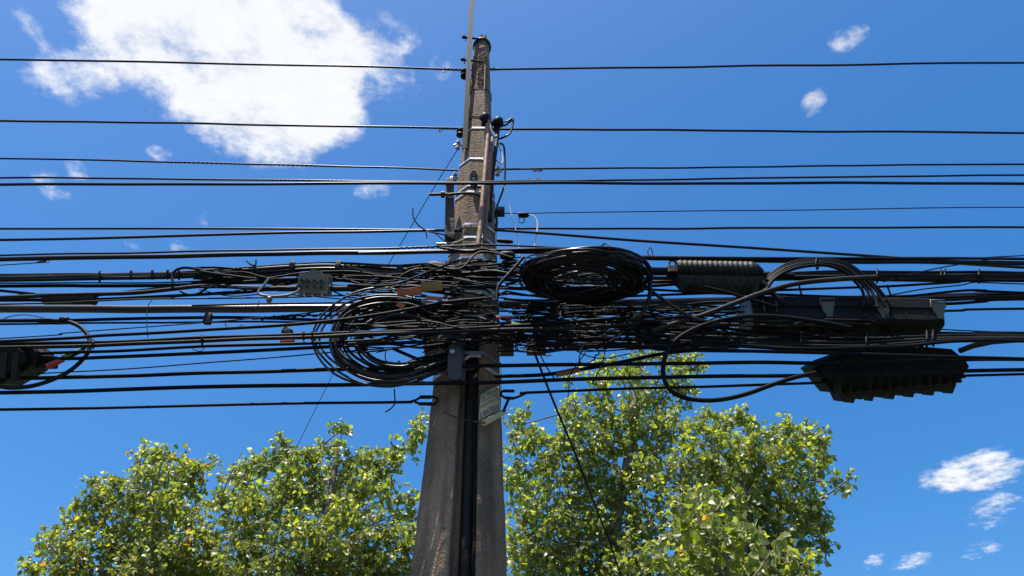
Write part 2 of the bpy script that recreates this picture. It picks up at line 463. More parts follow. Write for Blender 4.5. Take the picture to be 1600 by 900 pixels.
def build_pole():
    root = thing("utility_pole", "tall tapering octagonal concrete pole in the middle, carrying all the cables", "utility pole", (axis(0)[0], D, 0))
    mb = MB(); n = 170; vv = []; ff = []
    rr = random.Random(3)
    for i in range(n + 1):
        z = Z_TOP * i / n
        s = section(z)
        # each ring with small chips along the corners
        for k, (x, y) in enumerate(s):
            q = Vector((x * 9, y * 9, z * 7)); e = mnoise.noise(q) * 0.0045 - 0.012 * max(0.0, mnoise.noise(q * 2.7) - 0.42)
            vv.append((x + (x - axis(z)[0]) * e * 4 + rr.gauss(0, .0009), y + (y - D) * e * 4 + rr.gauss(0, .0009), z))
    m = len(s)
    for i in range(n):
        for k in range(m):
            l = (k + 1) % m
            ff.append((i * m + k, i * m + l, (i + 1) * m + l, (i + 1) * m + k))
    ff.append(tuple(n * m + k for k in range(m)))
    mb.add(vv, ff); mb.build("shaft", "concrete", root, angle=25)
    # narrower broken head above the shaft
    cx, a = axis(Z_TOP)
    zz = P(752, 60, D).z
    h = MB(); outline = [(-.55, .6), (-.62, -.3), (-.2, -.8), (.45, -.82), (.75, -.3), (.6, .6)]
    vv = [(cx + x * a, D + y * a, Z_TOP - 0.02) for x, y in outline] + [(cx + .05 * a + x * a * .8, D + y * a * .8, zz) for x, y in outline]
    k = len(outline)
    h.add(vv, [(i, (i + 1) % k, k + (i + 1) % k, k + i) for i in range(k)] + [tuple(range(k, 2 * k))])
    h.build("head", "concrete", root, smooth=False)
    # conduit running up in the recess, and a thinner one next to it
    def up(pyx, w, off_k, name, m):
        pts = []
        for py, px in pyx:
            z = P(px, py, D).z
            cxx, aa = axis(z)
            pts.append(P(px, py, D + off_k * aa))
        r = [0.5 * w * PX(px, py, D) * (1.0) for py, px in pyx]
        lo = pts[0].copy(); lo.z = 0.0; lo.x -= 0.0
        MB().tube(spline([lo] + pts, 10), 0.5 * w * PX(pyx[0][1], pyx[0][0], D), 12).build(name, m, root)
    up([(900, 726), (700, 733), (560, 738), (490, 741)], 20, -0.62, "conduit", "dusty_sheath")
    up([(900, 740), (700, 742), (560, 745), (430, 748)], 8, -0.72, "conduit", "dull_sheath")
    # steel bands
    for py, hh, grow, m in ((201, 0.016, 0.006, "bright_band"), (249, 0.016, 0.006, "bright_band"), (291, 0.014, 0.006, "bright_band"), (301, 0.014, 0.007, "bright_band"),
                            (352, 0.016, 0.009, "bright_band"), (372, 0.014, 0.007, "bright_band"), (404, 0.016, 0.007, "bright_band"), (418, 0.016, 0.008, "bright_band"),
                            (446, 0.018, 0.008, "bright_band"), (457, 0.018, 0.008, "bright_band"), (497, 0.018, 0.008, "galvanised"), (512, 0.016, 0.008, "bright_band"), (553, 0.02, 0.009, "galvanised"), (574, 0.02, 0.009, "bright_band")):
        zc = P(750, py, D - axis(P(750, py, D).z)[1]).z
        tilt = rnd(-0.05, 0.05)
        b = MB(); vv = []
        outer = section(zc, grow, False); inner = section(zc, grow - 0.004, False)
        cxx = axis(zc)[0]
        for ring, dz in ((outer, -hh / 2), (outer, hh / 2), (inner, hh / 2), (inner, -hh / 2)):
            for x, y in ring: vv.append((x, y, zc + dz + (x - cxx) * tilt))
        k = len(outer); ff = []
        for q in range(4):
            for i in range(k):
                j = (i + 1) % k; qq = (q + 1) % 4
                ff.append((q * k + i, q * k + j, qq * k + j, qq * k + i))
        b.add(vv, ff); b.build("steel_band", m, root, smooth=False)
    # broken face under the head: bare coarse aggregate
    rr2 = random.Random(9); br = MB(); vv = []; nx, nz = 12, 34
    zb, zt_ = P(750, 146, D).z, P(750, 92, D).z
    for i in range(nz + 1):
        z = zb + (zt_ - zb) * i / nz; cxx, aa = axis(z)
        for k in range(nx + 1):
            u = -.34 + 1.10 * k / nx
            ye = -1 if u < .47 else -1 + (u - .47) * 1.17
            edge = min(k, nx - k, i, nz - i) == 0
            vv.append((cxx + u * aa + rr2.gauss(0, .002), D + ye * aa + (.004 if edge else -rr2.random() ** 1.5 * .016), z + rr2.gauss(0, .002)))
    br.add(vv, [(i * (nx + 1) + k, i * (nx + 1) + k + 1, (i + 1) * (nx + 1) + k + 1, (i + 1) * (nx + 1) + k) for i in range(nz) for k in range(nx)])
    br.build("bare_aggregate", "concrete", root, smooth=False)
    # exposed rusty reinforcing rods in the broken face under the head
    for pts in ([(740.5, 88), (741.5, 112), (742, 140)], [(738, 92), (738, 130), (739, 165)], [(758, 103), (757.5, 120), (757, 141)]):
        w = []
        for px, py in pts:
            z = P(px, py, D).z; aa = axis(z)[1]
            xx = (px - sum(pole_edges(py)) / 2) * PX(px, py, D) / aa
            y = D - aa * (1.0 if xx > -.36 else 1 - (-.36 - xx) * .97) - 0.014
            w.append(P(px, py, y))
        MB().tube(spline(w, 6), 0.0058, 6).build("reinforcing_rod", "rust_rod", root)
    # thin rusty wires slung round the shaft
    for py in (139, 182, 386, 470):
        zc = P(750, py, D - axis(P(750, py, D).z)[1]).z
        ring = [Vector((x, y, zc + rnd(-0.012, 0.012))) for x, y in section(zc, 0.004, False)]
        MB().tube(ring, 0.003, 5, closed=True).build("binding_wire", "dark_steel", root)
    # black hoop over the head
    zc = P(752, 74, D).z
    cx, a = axis(zc)
    ring = []
    for i in range(25):
        t = math.radians(200 - 235 * i / 24)
        ring.append(Vector((cx + a * 1.0 * math.cos(t), D + a * 1.0 * math.sin(t) * -1 , zc + 0.03 * math.sin(t))))
    mb = MB().tube(ring, 0.017, 8); mb.build("hoop", "dark_steel", root)
build_pole()

def front(px, py, k=-1.0):
    """depth offset of the pole's front skin at that height"""
    return axis(P(px, py, D).z)[1] * k

# ------------------------------------------------------------------ steel arm on the pole tip
def arm():
    lo, hi = P(726, 234, D - 0.10), P(737.5, 0, D - 0.10)
    top = hi + (hi - lo) * 0.45
    root = thing("steel_arm", "dark upright steel angle bar bolted to the left of the pole tip", "steel arm", lo)
    ax = (top - lo).normalized(); sx = Vector((1, 0, 0)); sx = (sx - ax * sx.dot(ax)).normalized(); sy = ax.cross(sx)
    L_ = (top - lo).length
    fr = Matrix((( sx.x, sy.x, ax.x, lo.x), (sx.y, sy.y, ax.y, lo.y), (sx.z, sy.z, ax.z, lo.z), (0, 0, 0, 1))).to_4x4()
    w, t = 0.034, 0.006
    prof = [(-w/2, -w/2), (w/2, -w/2), (w/2, -w/2 + t), (-w/2 + t, -w/2 + t), (-w/2 + t, w/2), (-w/2, w/2)]
    f2 = fr @ Matrix.Translation((0, 0, L_ / 2))
    MB().prism(prof, L_, f2).build("angle_bar", "black_iron", root, smooth=False)
    for py in (58, 93):
        x = 731 if py == 58 else 729.5
        c = P(x, py, D - 0.10)
        bo = MB().tube([c + Vector((-0.05, 0, 0)), c + Vector((0.12, 0.02, 0))], 0.008, 8).build("bolt", "black_iron", root)
        MB().lathe([(-0.008, 0.016), (0.008, 0.016)], Matrix.Translation(c + Vector((-0.032, 0, 0))), 6).build("nut", "black_iron", bo, smooth=False)
        MB().box(c + Vector((-0.018, 0, 0)), (0.006, 0.05, 0.05), bevel=0.001).build("washer_plate", "black_iron", root, smooth=False)
arm()

# ------------------------------------------------------------------ small fittings
def blob(name, label, cat, px, py, wpx, hpx, off, m, tilt=0.0, prof=None, group=None, seg=12, dy=None):
    """a turned fitting lying along the line of the cables"""
    s = PX(px, py, D + off); L_ = wpx * s; r = hpx * s / 2
    prof = prof or [(-.5, .35), (-.47, .8), (-.3, 1), (.25, 1), (.42, .75), (.5, .4)]
    fr = Matrix.Translation(P(px, py, D + off)) @ Matrix.Rotation(tilt, 4, 'Y')
    root = thing(name, label, cat, P(px, py, D + off), group)
    MB().lathe([(x * L_, q * r) for x, q in prof], fr, seg).build("body", m, root, angle=50)
    return root, fr, L_, r
def block(name, label, cat, px, py, wpx, hpx, depth, off, m, rot=(0, 0, 0), bevel=0.004, group=None):
    s = PX(px, py, D + off)
    o = MB().box((0, 0, 0), (wpx * s, depth, hpx * s), Euler(rot), bevel).build(name, m, None, smooth=True, angle=35)
    o.location = P(px, py, D + off)
    return tag(o, label, cat, group)

def spool(px, py, off, label, sz=1.0):
    """porcelain-style spool on a bolt"""
    c = P(px, py, D + off)
    root = thing("spool_insulator", label, "insulator", c)
    fr = Matrix.Translation(c) @ Matrix.Rotation(math.pi / 2, 4, 'Y')
    MB().lathe([(x * .03 * sz, r * .03 * sz) for x, r in ((-1, .5), (-.9, 1), (-.55, 1.05), (-.3, .7), (0, .6), (.3, .7), (.55, 1.05), (.9, 1), (1, .5))], fr, 14).build("spool", "box_plastic", root)
    MB().tube([c + Vector((0, 0, -.05 * sz)), c + Vector((0, 0, .05 * sz))], .007 * sz, 8).build("bolt", "dark_steel", root)
    MB().tube([c + Vector((0, 0, -.046 * sz)), c + Vector((.09, .02, -.046 * sz))], .006, 6).build("bracket", "dark_steel", root)
spool(726.5, 116, -0.04, "dark spool insulator on the left of the pole holding the top wire", 1.1)
spool(719, 208, 0.0, "black spool insulator left of the pole holding the second wire from the top", 0.9)

def bolt_fitting(px, py, off, label, side=-1):
    c = P(px, py, D + off)
    root = thing("cable_hook", label, "hook", c)
    MB().tube([c + Vector((0, 0, -.05)), c + Vector((0, 0, .05))], .008, 8).build("bolt", "galvanised", root)
    for dz in (-.032, .02):
        MB().lathe([(-.009, .019), (.009, .019)], Matrix.Translation(c + Vector((0, 0, dz))) @ Matrix.Rotation(math.pi / 2, 4, 'Y'), 6).build("nut", "galvanised", root, smooth=False)
    MB().tube(spline([c + Vector((side * .03, 0, -.01)), c, c + Vector((-side * .05, .02, .0)), c + Vector((-side * .10, .04, .01))], 5), .009, 8).build("strap_arm", "galvanised", root)
bolt_fitting(715.5, 226, -0.02, "small galvanised bolt hook left of the pole below the second wire")
bolt_fitting(710.5, 277, -0.02, "galvanised bolt hook left of the pole beside the double wire")
bolt_fitting(777.5, 267, -0.02, "bolt hook on the right of the pole beside the double wire", 1)

# upright timber batten with its long bolt
def batten():
    c = P(702.5, 328, D - 0.16)
    root = thing("standoff_bracket", "dark upright bracket plate left of the pole with a long bolt", "bracket", c)
    s = PX(702, 328, D - .16)
    top, bot = P(703, 284, D - .17), P(703, 374, D - .13)
    vv = []
    for p, w, dd in ((bot, 15.5 * s, .07), (top, 11.5 * s, .06)):
        for dx, dy in ((-1, -1), (1, -1), (1, 1), (-1, 1)): vv.append(p + Vector((dx * w / 2, dy * dd / 2, 0)))
    b = MB(); b.add(vv, [(3, 2, 1, 0), (4, 5, 6, 7), (0, 1, 5, 4), (1, 2, 6, 5), (2, 3, 7, 6), (3, 0, 4, 7)])
    b.build("plate", "old_wood", root, smooth=False)
    MB().box(top + Vector((0, 0, -.02)), (13 * s, .075, .035), bevel=.004).build("end_cap", "dark_steel", root, smooth=False)
    MB().tube(place([(671, 304), (700, 303.5)], -.2), 2.4 * s, 8).build("bolt", "dark_steel", root)
    MB().tube(spline(place([(700, 304, -.2), (722, 302, -.2), (742, 303, -.19), (757, 311, -.15), (770, 327, -.02), (776, 343, .08), (775, 362, .1)], 0), 6), 2.2 * s, 8).build("round_hook", "dark_steel", root)
    MB().tube(place([(682, 381), (704, 381)], -.19), 2.0 * s, 8).build("bolt", "galvanised", root)
    MB().lathe([(-.012, .022), (.012, .022)], Matrix.Translation(P(692, 304, D - .2)), 6).build("nut", "dark_steel", root, smooth=False)
batten()

# oval suspension clamp on the front, higher up
def oval_clamp():
    off = front(740, 281) - 0.05
    c = P(740.5, 281, D + off); s = PX(740, 281, D + off)
    root = thing("suspension_clamp", "small grey oval suspension clamp high on the pole front", "clamp", c)
    fr = Matrix.Translation(c) @ Matrix.Rotation(math.radians(100), 4, 'X')
    ol = [(6.5 * s * math.cos(t) * (1.0), 15 * s * math.sin(t)) for t in [2 * math.pi * i / 20 for i in range(20)]]
    MB().prism(ol, .035, fr).build("body", "grey_clamp", root, smooth=True, angle=40)
    ol = [(4 * s * math.cos(t), 5 * s * math.sin(t)) for t in [2 * math.pi * i / 14 for i in range(14)]]
    MB().prism(ol, .05, fr @ Matrix.Translation((0, 8 * s, 0))).build("keeper", "dark_steel", root)
    MB().tube([fr @ Vector((0, -4 * s, -.04)), fr @ Vector((0, -4 * s, .04))], .008, 6).build("bolt", "galvanised", root)
oval_clamp()

# the large steel clamp on the front below the tangle
def big_clamp():
    off = front(715, 550) - 0.07
    c = P(714, 548, D + off); s = PX(714, 548, D + off)
    root = thing("cable_clamp", "large grey steel cable clamp on the pole front below the tangle", "clamp", c)
    V = math.radians(96)
    fr = Matrix.Translation(P(716, 524, D + off - .01)) @ Matrix.Rotation(V, 4, 'X')
    MB().prism([(-11 * s, -24 * s), (11 * s, -24 * s), (11 * s, 26 * s), (-11 * s, 27 * s)], .012, fr).build("hanger_plate", "grey_clamp", root, smooth=False)
    MB().prism([(-2.2 * s, 17 * s), (2.2 * s, 17 * s), (2.2 * s, 19 * s), (-2.2 * s, 19 * s)], .0135, fr).build("slot", "hole_dark", root, smooth=False)
    fr2 = Matrix.Translation(P(711, 567, D + off - .05)) @ Matrix.Rotation(math.radians(97), 4, 'X')
    ol = [(-9 * s, 29 * s), (-11 * s, 10 * s), (-11 * s, -12 * s), (-8.5 * s, -25 * s), (-3 * s, -29 * s), (5 * s, -29.5 * s), (10 * s, -25 * s), (11 * s, -10 * s), (10 * s, 12 * s), (8 * s, 31 * s)]
    MB().prism(ol, .018, fr2).build("cheek_plate", "grey_clamp", root, smooth=True, angle=35)
    fr3 = fr2 @ Matrix.Translation((5 * s, -2 * s, -.035))
    MB().prism([(x * .95, y * .92) for x, y in ol], .03, fr3).build("jaw", "grey_clamp", root, smooth=True, angle=35)
    b = P(707, 551, D + off - .06)
    MB().lathe([(-.012, .014), (.012, .014)], Matrix.Translation(b + Vector((0, -.01, -.005))) @ Matrix.Rotation(math.pi / 2, 4, 'Z'), 6).build("bolt", "galvanised", root, smooth=False)
    MB().tube(spline(place([(726, 562), (733, 557), (742, 556), (751, 557)], off + .03), 5), 2.8 * s, 8).build("collar", "galvanised", root)
big_clamp()

# number plate
def plaque():
    off = -0.19
    A, B, C_, E = P(751.5, 617, D - .20), P(779.5, 603, D - .10), P(782, 640.5, D - .12), P(748, 657, D - .22)
    c = (A + B + C_ + E) / 4
    root = thing("number_plate", "bent cream number plate with blue lettering and a rolled lower edge", "plaque", c)
    vv = []; ff = []; n = 8
    for i in range(n + 1):
        for j in range(n + 1):
            u_, v_ = i / n, j / n
            p = A.lerp(B, u_).lerp(E.lerp(C_, u_), v_)
            p = p + Vector((0, -.016 * math.sin(v_ * math.pi) - .01 * math.sin(u_ * 3), 0))
            vv.append(p)
    nn = (n + 1) ** 2
    vv2 = [p + Vector((0.001, .004, .001)) for p in vv]
    for i in range(n):
        for j in range(n):
            a = i * (n + 1) + j
            ff.append((a, a + 1, a + n + 2, a + n + 1)); ff.append((nn + a, nn + a + n + 1, nn + a + n + 2, nn + a + 1))
    b = MB(); b.add(vv + vv2, ff); plate = b.build("plate", "plaque_paint", root)
    lo, hi = P(755.5, 661, D - .235), P(788, 643.5, D - .13)
    ax = (hi - lo)
    MB().tube([lo + ax * t for t in (0, .25, .5, .75, 1)], [.017, .017, .016, .015, .014], 12).build("rolled_edge", "plaque_paint", root)
    # lettering: four rows that follow the plate
    rows = [("3E-T35-A/M", 0.12, .26), ("IFOLLIT I0", .37, .13), ("AJUOTOIUA M", .54, .20), ("E BATIOAI", .80, .26)]
    for txt, vpos, size in rows:
        cu = bpy.data.curves.new("lettering", 'FONT'); cu.body = txt; cu.size = 1.0; cu.align_x = 'LEFT'
        tmp = bpy.data.objects.new("lettering", cu); COL.objects.link(tmp)
        dg = bpy.context.evaluated_depsgraph_get(); dg.update()
        me = bpy.data.meshes.new_from_object(tmp.evaluated_get(dg))
        xs = [v.co.x for v in me.vertices]; ys = [v.co.y for v in me.vertices]
        x0, x1, y0, y1 = min(xs), max(xs), min(ys), max(ys)
        wid = .86 if size > .15 else .78
        for v in me.vertices:
            u_ = .07 + wid * (v.co.x - x0) / (x1 - x0)
            v_ = vpos + size * .7 * (1 - (v.co.y - y0) / (y1 - y0)) - size * .1
            p = A.lerp(B, u_).lerp(E.lerp(C_, u_), v_)
            v.co = p + Vector((0, -.016 * math.sin(v_ * math.pi) - .01 * math.sin(u_ * 3) - .0035, -.001))
        bpy.data.objects.remove(tmp, do_unlink=True)
        me.materials.clear(); me.materials.append(MATS["plaque_ink"])
        o = bpy.data.objects.new("lettering", me); COL.objects.link(o); o.parent = plate
    MB().tube(spline(place([(693, 643, -.24), (712, 652, -.25), (735, 658, -.25), (758, 661, -.24)], 0), 6), .004, 6).build("tie_wire", "dark_steel", root)
plaque()

# dead-end eyes of the lowest cable, left and right of the pole
def dead_end(pts_loop, sleeves, label, off):
    c = P(pts_loop[0][0], pts_loop[0][1], D + off)
    root = thing("dead_end_eye", label, "cable fitting", c)
    s = PX(pts_loop[0][0], pts_loop[0][1], D + off)
    MB().tube(spline(place(pts_loop, off), 6), 2.0 * s, 8).build("loop", "dull_sheath", root)
    for (x0, y0, x1, y1, w) in sleeves:
        MB().tube(place([(x0, y0), (x1, y1)], off), w * s / 2, 10).build("sleeve", "dull_sheath", root)
dead_end([(640, 628), (650, 625), (658, 621), (676, 620), (684, 625), (676, 632), (658, 631), (648, 628)], [(656, 620.5, 674, 620.5, 6), (654, 631, 675, 631, 5.5)], "black thimble eye ending the lowest cable left of the pole", -.16)
dead_end([(826, 612), (812, 619), (800, 622.5), (788, 621), (782.5, 615.5), (787, 611), (802, 611)], [(786, 610.8, 804, 611, 5), (789, 621.5, 803, 622.5, 5)], "black thimble eye ending the lowest cable right of the pole", -.16)
cable("short wire strap from the right thimble eye down to the rolled plate", [(795, 623), (791, 632), (787, 642)], -.16, 4.5, "dull_sheath", "tie_strap", "strap", wob=0)

# crossarms behind the pole
def crossarm(label, x0, x1, py, hpx, off, depth):
    c = P((x0 + x1) / 2, py, D + off); s = PX((x0 + x1) / 2, py, D + off)
    root = thing("crossarm", label, "crossarm", c)
    L_ = (x1 - x0) * s; h = hpx * s
    MB().box(c, (L_, depth, h), bevel=.006).build("beam", "old_wood", root, smooth=False)
    for sgn in (-1, 1):
        MB().box(c + Vector((sgn * (L_ / 2 - .03), -depth / 2 - .004, 0)), (.03, .012, h * 1.08), bevel=.002).build("strap", "dark_steel", root, smooth=False)
        MB().tube([c + Vector((sgn * L_ * .36, -depth / 2 - .02, 0)), c + Vector((sgn * L_ * .36, depth / 2 + .02, 0))], .008, 8).build("bolt", "galvanised", root)
crossarm("upper short brown crossarm behind the pole in the tangle", 661, 820, 522, 12, .24, .07)
crossarm("lower short brown crossarm behind the pole under the tangle", 663, 803, 546, 12, .22, .09)
block("junction_block", "dark brown block under the tangle just right of the crossarm", "block", 838, 545, 30, 11, .09, .1, "old_wood", bevel=.004)

# rust-brown pipes strapped to the upper pole
def pipes():
    for pts, w, label, m in (([(764, 196, -.16), (760, 240, -.175), (755, 300, -.2), (750.5, 352, -.21), (747, 384, -.22)], 7.5, "rust brown conduit pipe running up the front of the upper pole", "rust_pipe"),
                             ([(769.5, 215, -.09), (766, 260, -.13), (761, 320, -.16), (757, 378, -.18)], 5.5, "darker rust pipe just right of the brown conduit", "rust_pipe"),
                             ([(779, 192, -.03), (776, 220, -.05), (771, 260, -.08), (766, 310, -.11), (765, 345, -.11)], 6.5, "black cable down the right edge of the upper pole", "dull_sheath")):
        o = cable(label, pts, 0, w, m, "conduit_pipe" if m == "rust_pipe" else "riser_cable", "pipe" if m == "rust_pipe" else "cable", wob=0.0, seg=12)
pipes()
def bushing(px, py, off, label, k=1.0):
    c = P(px, py, D + off)
    root = thing("cable_bushing", label, "bushing", c)
    fr = Matrix.Translation(c) @ Matrix.Rotation(math.radians(100), 4, 'Y') @ Matrix.Rotation(math.radians(20), 4, 'Z')
    MB().lathe([(x * .05 * k, r * .05 * k) for x, r in ((-1.3, .35), (-1.1, .7), (-.6, .85), (0, .9), (.25, .6), (.6, .45), (1.2, .4))], fr, 14).build("cap", "box_plastic", root)
    MB().lathe([(x * .05 * k, r * .05 * k) for x, r in ((-.2, .98), (-.05, .98))], fr, 14).build("rim", "dull_sheath", root)
bushing(757, 187, -.17, "black rubber cap on the brown pipe at the pole front", .8)
bushing(777, 195, -.04, "larger black rubber cap at the pole's right edge near the second wire", .95)
cable("grey looping lead between the two rubber caps", [(757, 180), (764, 190), (768, 205), (773, 214), (777, 212)], -.18, 4, "grey_sheath", "lead", "cable", wob=0)
cable("stiff black loop of wire sticking out right of the rubber caps", [(779, 190), (788, 196), (797, 190), (802, 187), (798, 206), (788, 214), (779, 217)], -.04, 3.2, "black_sheath", "wire_loop", "wire", wob=0)
cable("short black wire end above the sticking-out loop", [(785, 191), (793, 189), (800, 184)], -.05, 2.4, "black_sheath", "wire_end", "wire", wob=0)
cable("black wire bowing out along the pole's right side", [(780, 224), (787, 228), (789, 250), (788.5, 285), (783, 305), (776, 325), (776, 345), (773, 358)], -.02, 3.2, "black_sheath", "wire", "wire", wob=0)
cable("white and grey wire twisted at the pole's right below the caps", [(779, 224), (783, 238), (786, 250), (783, 256), (776, 250)], -.03, 2.6, "white_sheath", "wire", "wire", wob=0)
cable("thin white wire slanting down to the right beside the pole", [(787, 290), (793, 312), (799, 335), (806, 360), (809, 372), (812, 400)], -.05, 1.6, "white_sheath", "drop_wire", "wire", wob=0)
cable("white wire drooping from the small black dead-end clamp", [(826, 336), (834, 338), (839.5, 347), (839, 362), (836, 375), (835, 390)], -.05, 2.2, "white_sheath", "drop_wire", "wire", wob=0)
block("wire_anchor", "dark square anchor block on the right of the pole below the pipes", "anchor", 782, 331, 13, 10, .06, 0.0, "dark_steel")
rt, fr, L_, r = blob("wire_clamp", "small black clamp on the thin wire just right of the pole", "clamp", 818, 336, 17, 9, -.05, "box_plastic", .1)
MB().tube([P(815 + 4.5 * math.cos(t), 344 + 4.5 * math.sin(t), D - .05) for t in [i * math.pi / 8 for i in range(16)]], .0035, 5, closed=True).build("ring", "dark_steel", rt)
blob("splice", "slim black wire splice right of the pole above the round coil", "splice", 789, 377, 26, 7, -.15, "box_plastic", .12)

# ------------------------------------------------------------------ the long cables, from the top down
c = cable("topmost thin black wire crossing behind the pole tip", [(0, 93), (300, 98.5), (600, 105), (725, 109), (766, 108.5), (1000, 105.5), (1300, 101.5), (1600, 98)], .03, 3.4, per=14)
grip(c, [(692, 107.7), (727, 109)], .03, 3.6, 6); grip(c, [(765, 108.5), (780, 108.2)], .03, 3.6, 3)
for x, yy in ((694, 112), (777, 106)):
    MB().tube(spline(place([(x, 108), (x - 2, yy), (x + 1, yy + 1), (x + 2, 108)], .03), 4), .004, 5).build("tie_end", "wire_strand", c)
c = cable("second wire from the top, passing the black rubber caps", [(0, 189), (300, 193), (600, 198.5), (722, 201), (770, 201.5), (1000, 203), (1300, 205.5), (1600, 207.5)], .05, 3.6, per=14)
grip(c, [(690, 200.3), (724, 201)], .05, 3.8, 6)
MB().tube(spline(place([(688, 200), (686, 205), (689, 206), (690, 201)], .05), 4), .004, 5).build("tie_end", "wire_strand", c)
c = cable("third wire from the top, sloping down to the pole from the left", [(0, 248), (300, 254), (600, 262), (700, 265.5), (716, 266)], -.05, 3.0, per=14)
grip(c, [(250, 253), (560, 261)], -.05, 2.6, 44, strand=.35)
c = cable("third wire from the top, right of the pole with ragged ties", [(776, 264.5), (850, 264), (1200, 260.5), (1600, 256.5)], .02, 3.0, per=14)
for x in (834, 838, 844, 848):
    MB().tube(spline(place([(x, 262), (x + rnd(-3, 3), 268), (x + rnd(-4, 4), 266), (x + 3, 262)], .02), 4), .0035, 5).build("tie_end", "wire_strand", c)
c = cable("upper wire of the close pair just above the bracket plate", [(0, 278), (400, 281), (700, 285), (760, 284), (1000, 281), (1300, 277), (1600, 273.5)], -.26, 3.2, per=14)
grip(c, [(300, 280), (560, 283)], -.26, 2.6, 40, strand=.35)
for x in (825, 840, 842):
    MB().tube(spline(place([(x, 283), (x - 1, 278), (x + 3, 281), (x + 4, 284)], -.26), 4), .0035, 5).build("tie_end", "wire_strand", c)
cable("lower thicker wire of the close pair just above the bracket plate", [(0, 288.5), (400, 287.5), (740, 286), (1000, 286.5), (1300, 286), (1600, 287)], -.27, 4.8, per=14)
cable("hair-thin wire running right from the small black clamp", [(780, 331), (826, 333), (1200, 328.5), (1600, 324)], -.05, 1.7, per=14)
cable("straight black wire level with the lower end of the bracket plate, left side", [(0, 357.5), (400, 357.5), (690, 360), (715, 360.5)], -.12, 3.6, per=14)
cable("black wire converging on the bracket plate's lower end from below left", [(0, 375.5), (200, 370.5), (400, 365), (600, 361.5), (715, 360)], -.15, 4.4, per=14)
cable("straight black wire right of the pole above the sloping cable", [(770, 358), (1000, 357), (1300, 356), (1600, 355)], .08, 3.6, per=14)
cable("black cable sloping down to the right above the ribbed closure", [(770, 359.5), (900, 368.5), (1060, 380), (1300, 396), (1420, 404), (1600, 418)], -.06, 4.4, per=14)
cable("short curved wire whisker left of the bracket plate", [(645, 326), (646, 340), (654, 352), (668, 361), (690, 366), (710, 372)], -.2, 2.2, wob=0, name="wire_end", cat="wire")
cable("loose wire hooking below the converging cable left of the pole", [(667, 372), (667, 362), (680, 365), (702, 380), (730, 372)], -.22, 2.0, wob=.002, name="wire_end", cat="wire")
c = cable("thin upper cable of the pair above the left bundle", [(0, 398.5), (200, 395.5), (350, 391.5), (600, 388), (700, 385), (780, 383), (900, 388)], -.2, 3.2, per=14)
grip(c, [(620, 387.6), (700, 385)], -.2, 3.4, 9)
cable("thick lower cable of the pair above the left bundle", [(0, 405), (200, 401.5), (400, 397), (600, 394.5), (700, 393), (800, 392.5), (900, 396), (1000, 403), (1300, 408), (1600, 411.5)], -.23, 7.5, per=14)
cable("second thick black cable crossing the pole above the round coil", [(560, 395.5), (700, 392), (780, 391), (880, 390), (960, 398), (1010, 402), (1300, 403.5), (1600, 404.5)], -.25, 4.6, per=14)
cable("thin wire climbing at the far left edge below the cable pair", [(0, 414), (60, 409), (115, 402)], -.2, 1.7)
# the taped bundle at the left
for k, (dy, w, m, lab) in enumerate(((-4.5, 4.2, "dull_sheath", "top cable of the taped left bundle, shiny on its upper side"), (-1, 6, "dusty_sheath", "dusty cable in the middle of the taped left bundle"), (3, 6, "black_sheath", "lowest black cable of the taped left bundle"), (-3, 3, "grey_sheath", "greyish thin cable in the taped left bundle"))):
    cable(lab, [(0, 435 + dy), (100, 433.5 + dy), (200, 431.5 + dy), (320, 428 + dy), (440, 419.5 + dy), (530, 417.5 + dy * 1.3), (600, 421 + dy * (1.6 if k != 3 else -2)), (690, 428 + dy * 2.5), (760, 440 + dy * 3)], -.16 - .012 * k, w, m, per=14, wob=.004)
grip_c = cable("twisted wire lying on the left bundle near the pole", [(530, 415), (600, 415.5), (660, 412.5), (700, 412)], -.2, 2.6, "dusty_sheath")
grip(grip_c, [(532, 415), (600, 415.5), (698, 412)], -.2, 3.0, 12, "dusty_sheath")
for x, y, lab in ((457, 417, "small dark clip holding the left bundle above the junction box"), (529, 416, "rusty steel clip on the left bundle right of the junction box")):
    block("bundle_clip", lab, "clip", x, y, 8.5, 15, .05, -.18, "dark_steel", bevel=.004)
for x in (205, 238, 262, 345, 372):
    tag(MB().tube([P(x + 4 * math.cos(t) * .25, 430 - (x - 200) * .02 + 7 * math.sin(t), D - .18 + .03 * math.cos(t)) for t in [i * math.pi / 6 for i in range(12)]], .006, 6, closed=True).build("tape_wrap", "dusty_sheath"), "pale dusty tape wrap round the left bundle", "tape", "tape wraps on the left bundle")
cable("black wire hoop rising from the left bundle near its shiny stretch", [(271, 444), (269, 431), (275, 422), (288, 418.5), (305, 420), (325, 424), (345, 428)], -.22, 4, wob=0, name="wire_loop", cat="wire")
cable("sagging black loop below the left bundle under the hoop", [(282, 455), (292, 459.5), (303, 460), (313, 457), (322, 451), (335, 446)], -.22, 3.6, wob=0, name="wire_loop", cat="wire")
cable("forked hook of stiff wire on top of the left bundle", [(385, 407), (391, 413), (399, 414.5), (400, 406)], -.2, 2.4, wob=0, name="wire_end", cat="wire")
cable("black cable just below the taped left bundle", [(0, 447), (150, 447), (270, 445.5), (330, 442.5), (450, 440), (580, 436), (660, 430), (710, 428)], -.14, 5.5)
cable("thin wire just under the taped left bundle", [(0, 443), (200, 442), (330, 438), (430, 432), (560, 430), (660, 440), (720, 445)], -.18, 2.4)
cable("cable crossing into the sleeve from above at the left edge", [(0, 454), (30, 460), (70, 463), (150, 461), (210, 455), (270, 448), (340, 441), (420, 436), (520, 437), (640, 452), (720, 462)], -.16, 4.5, "dull_sheath")
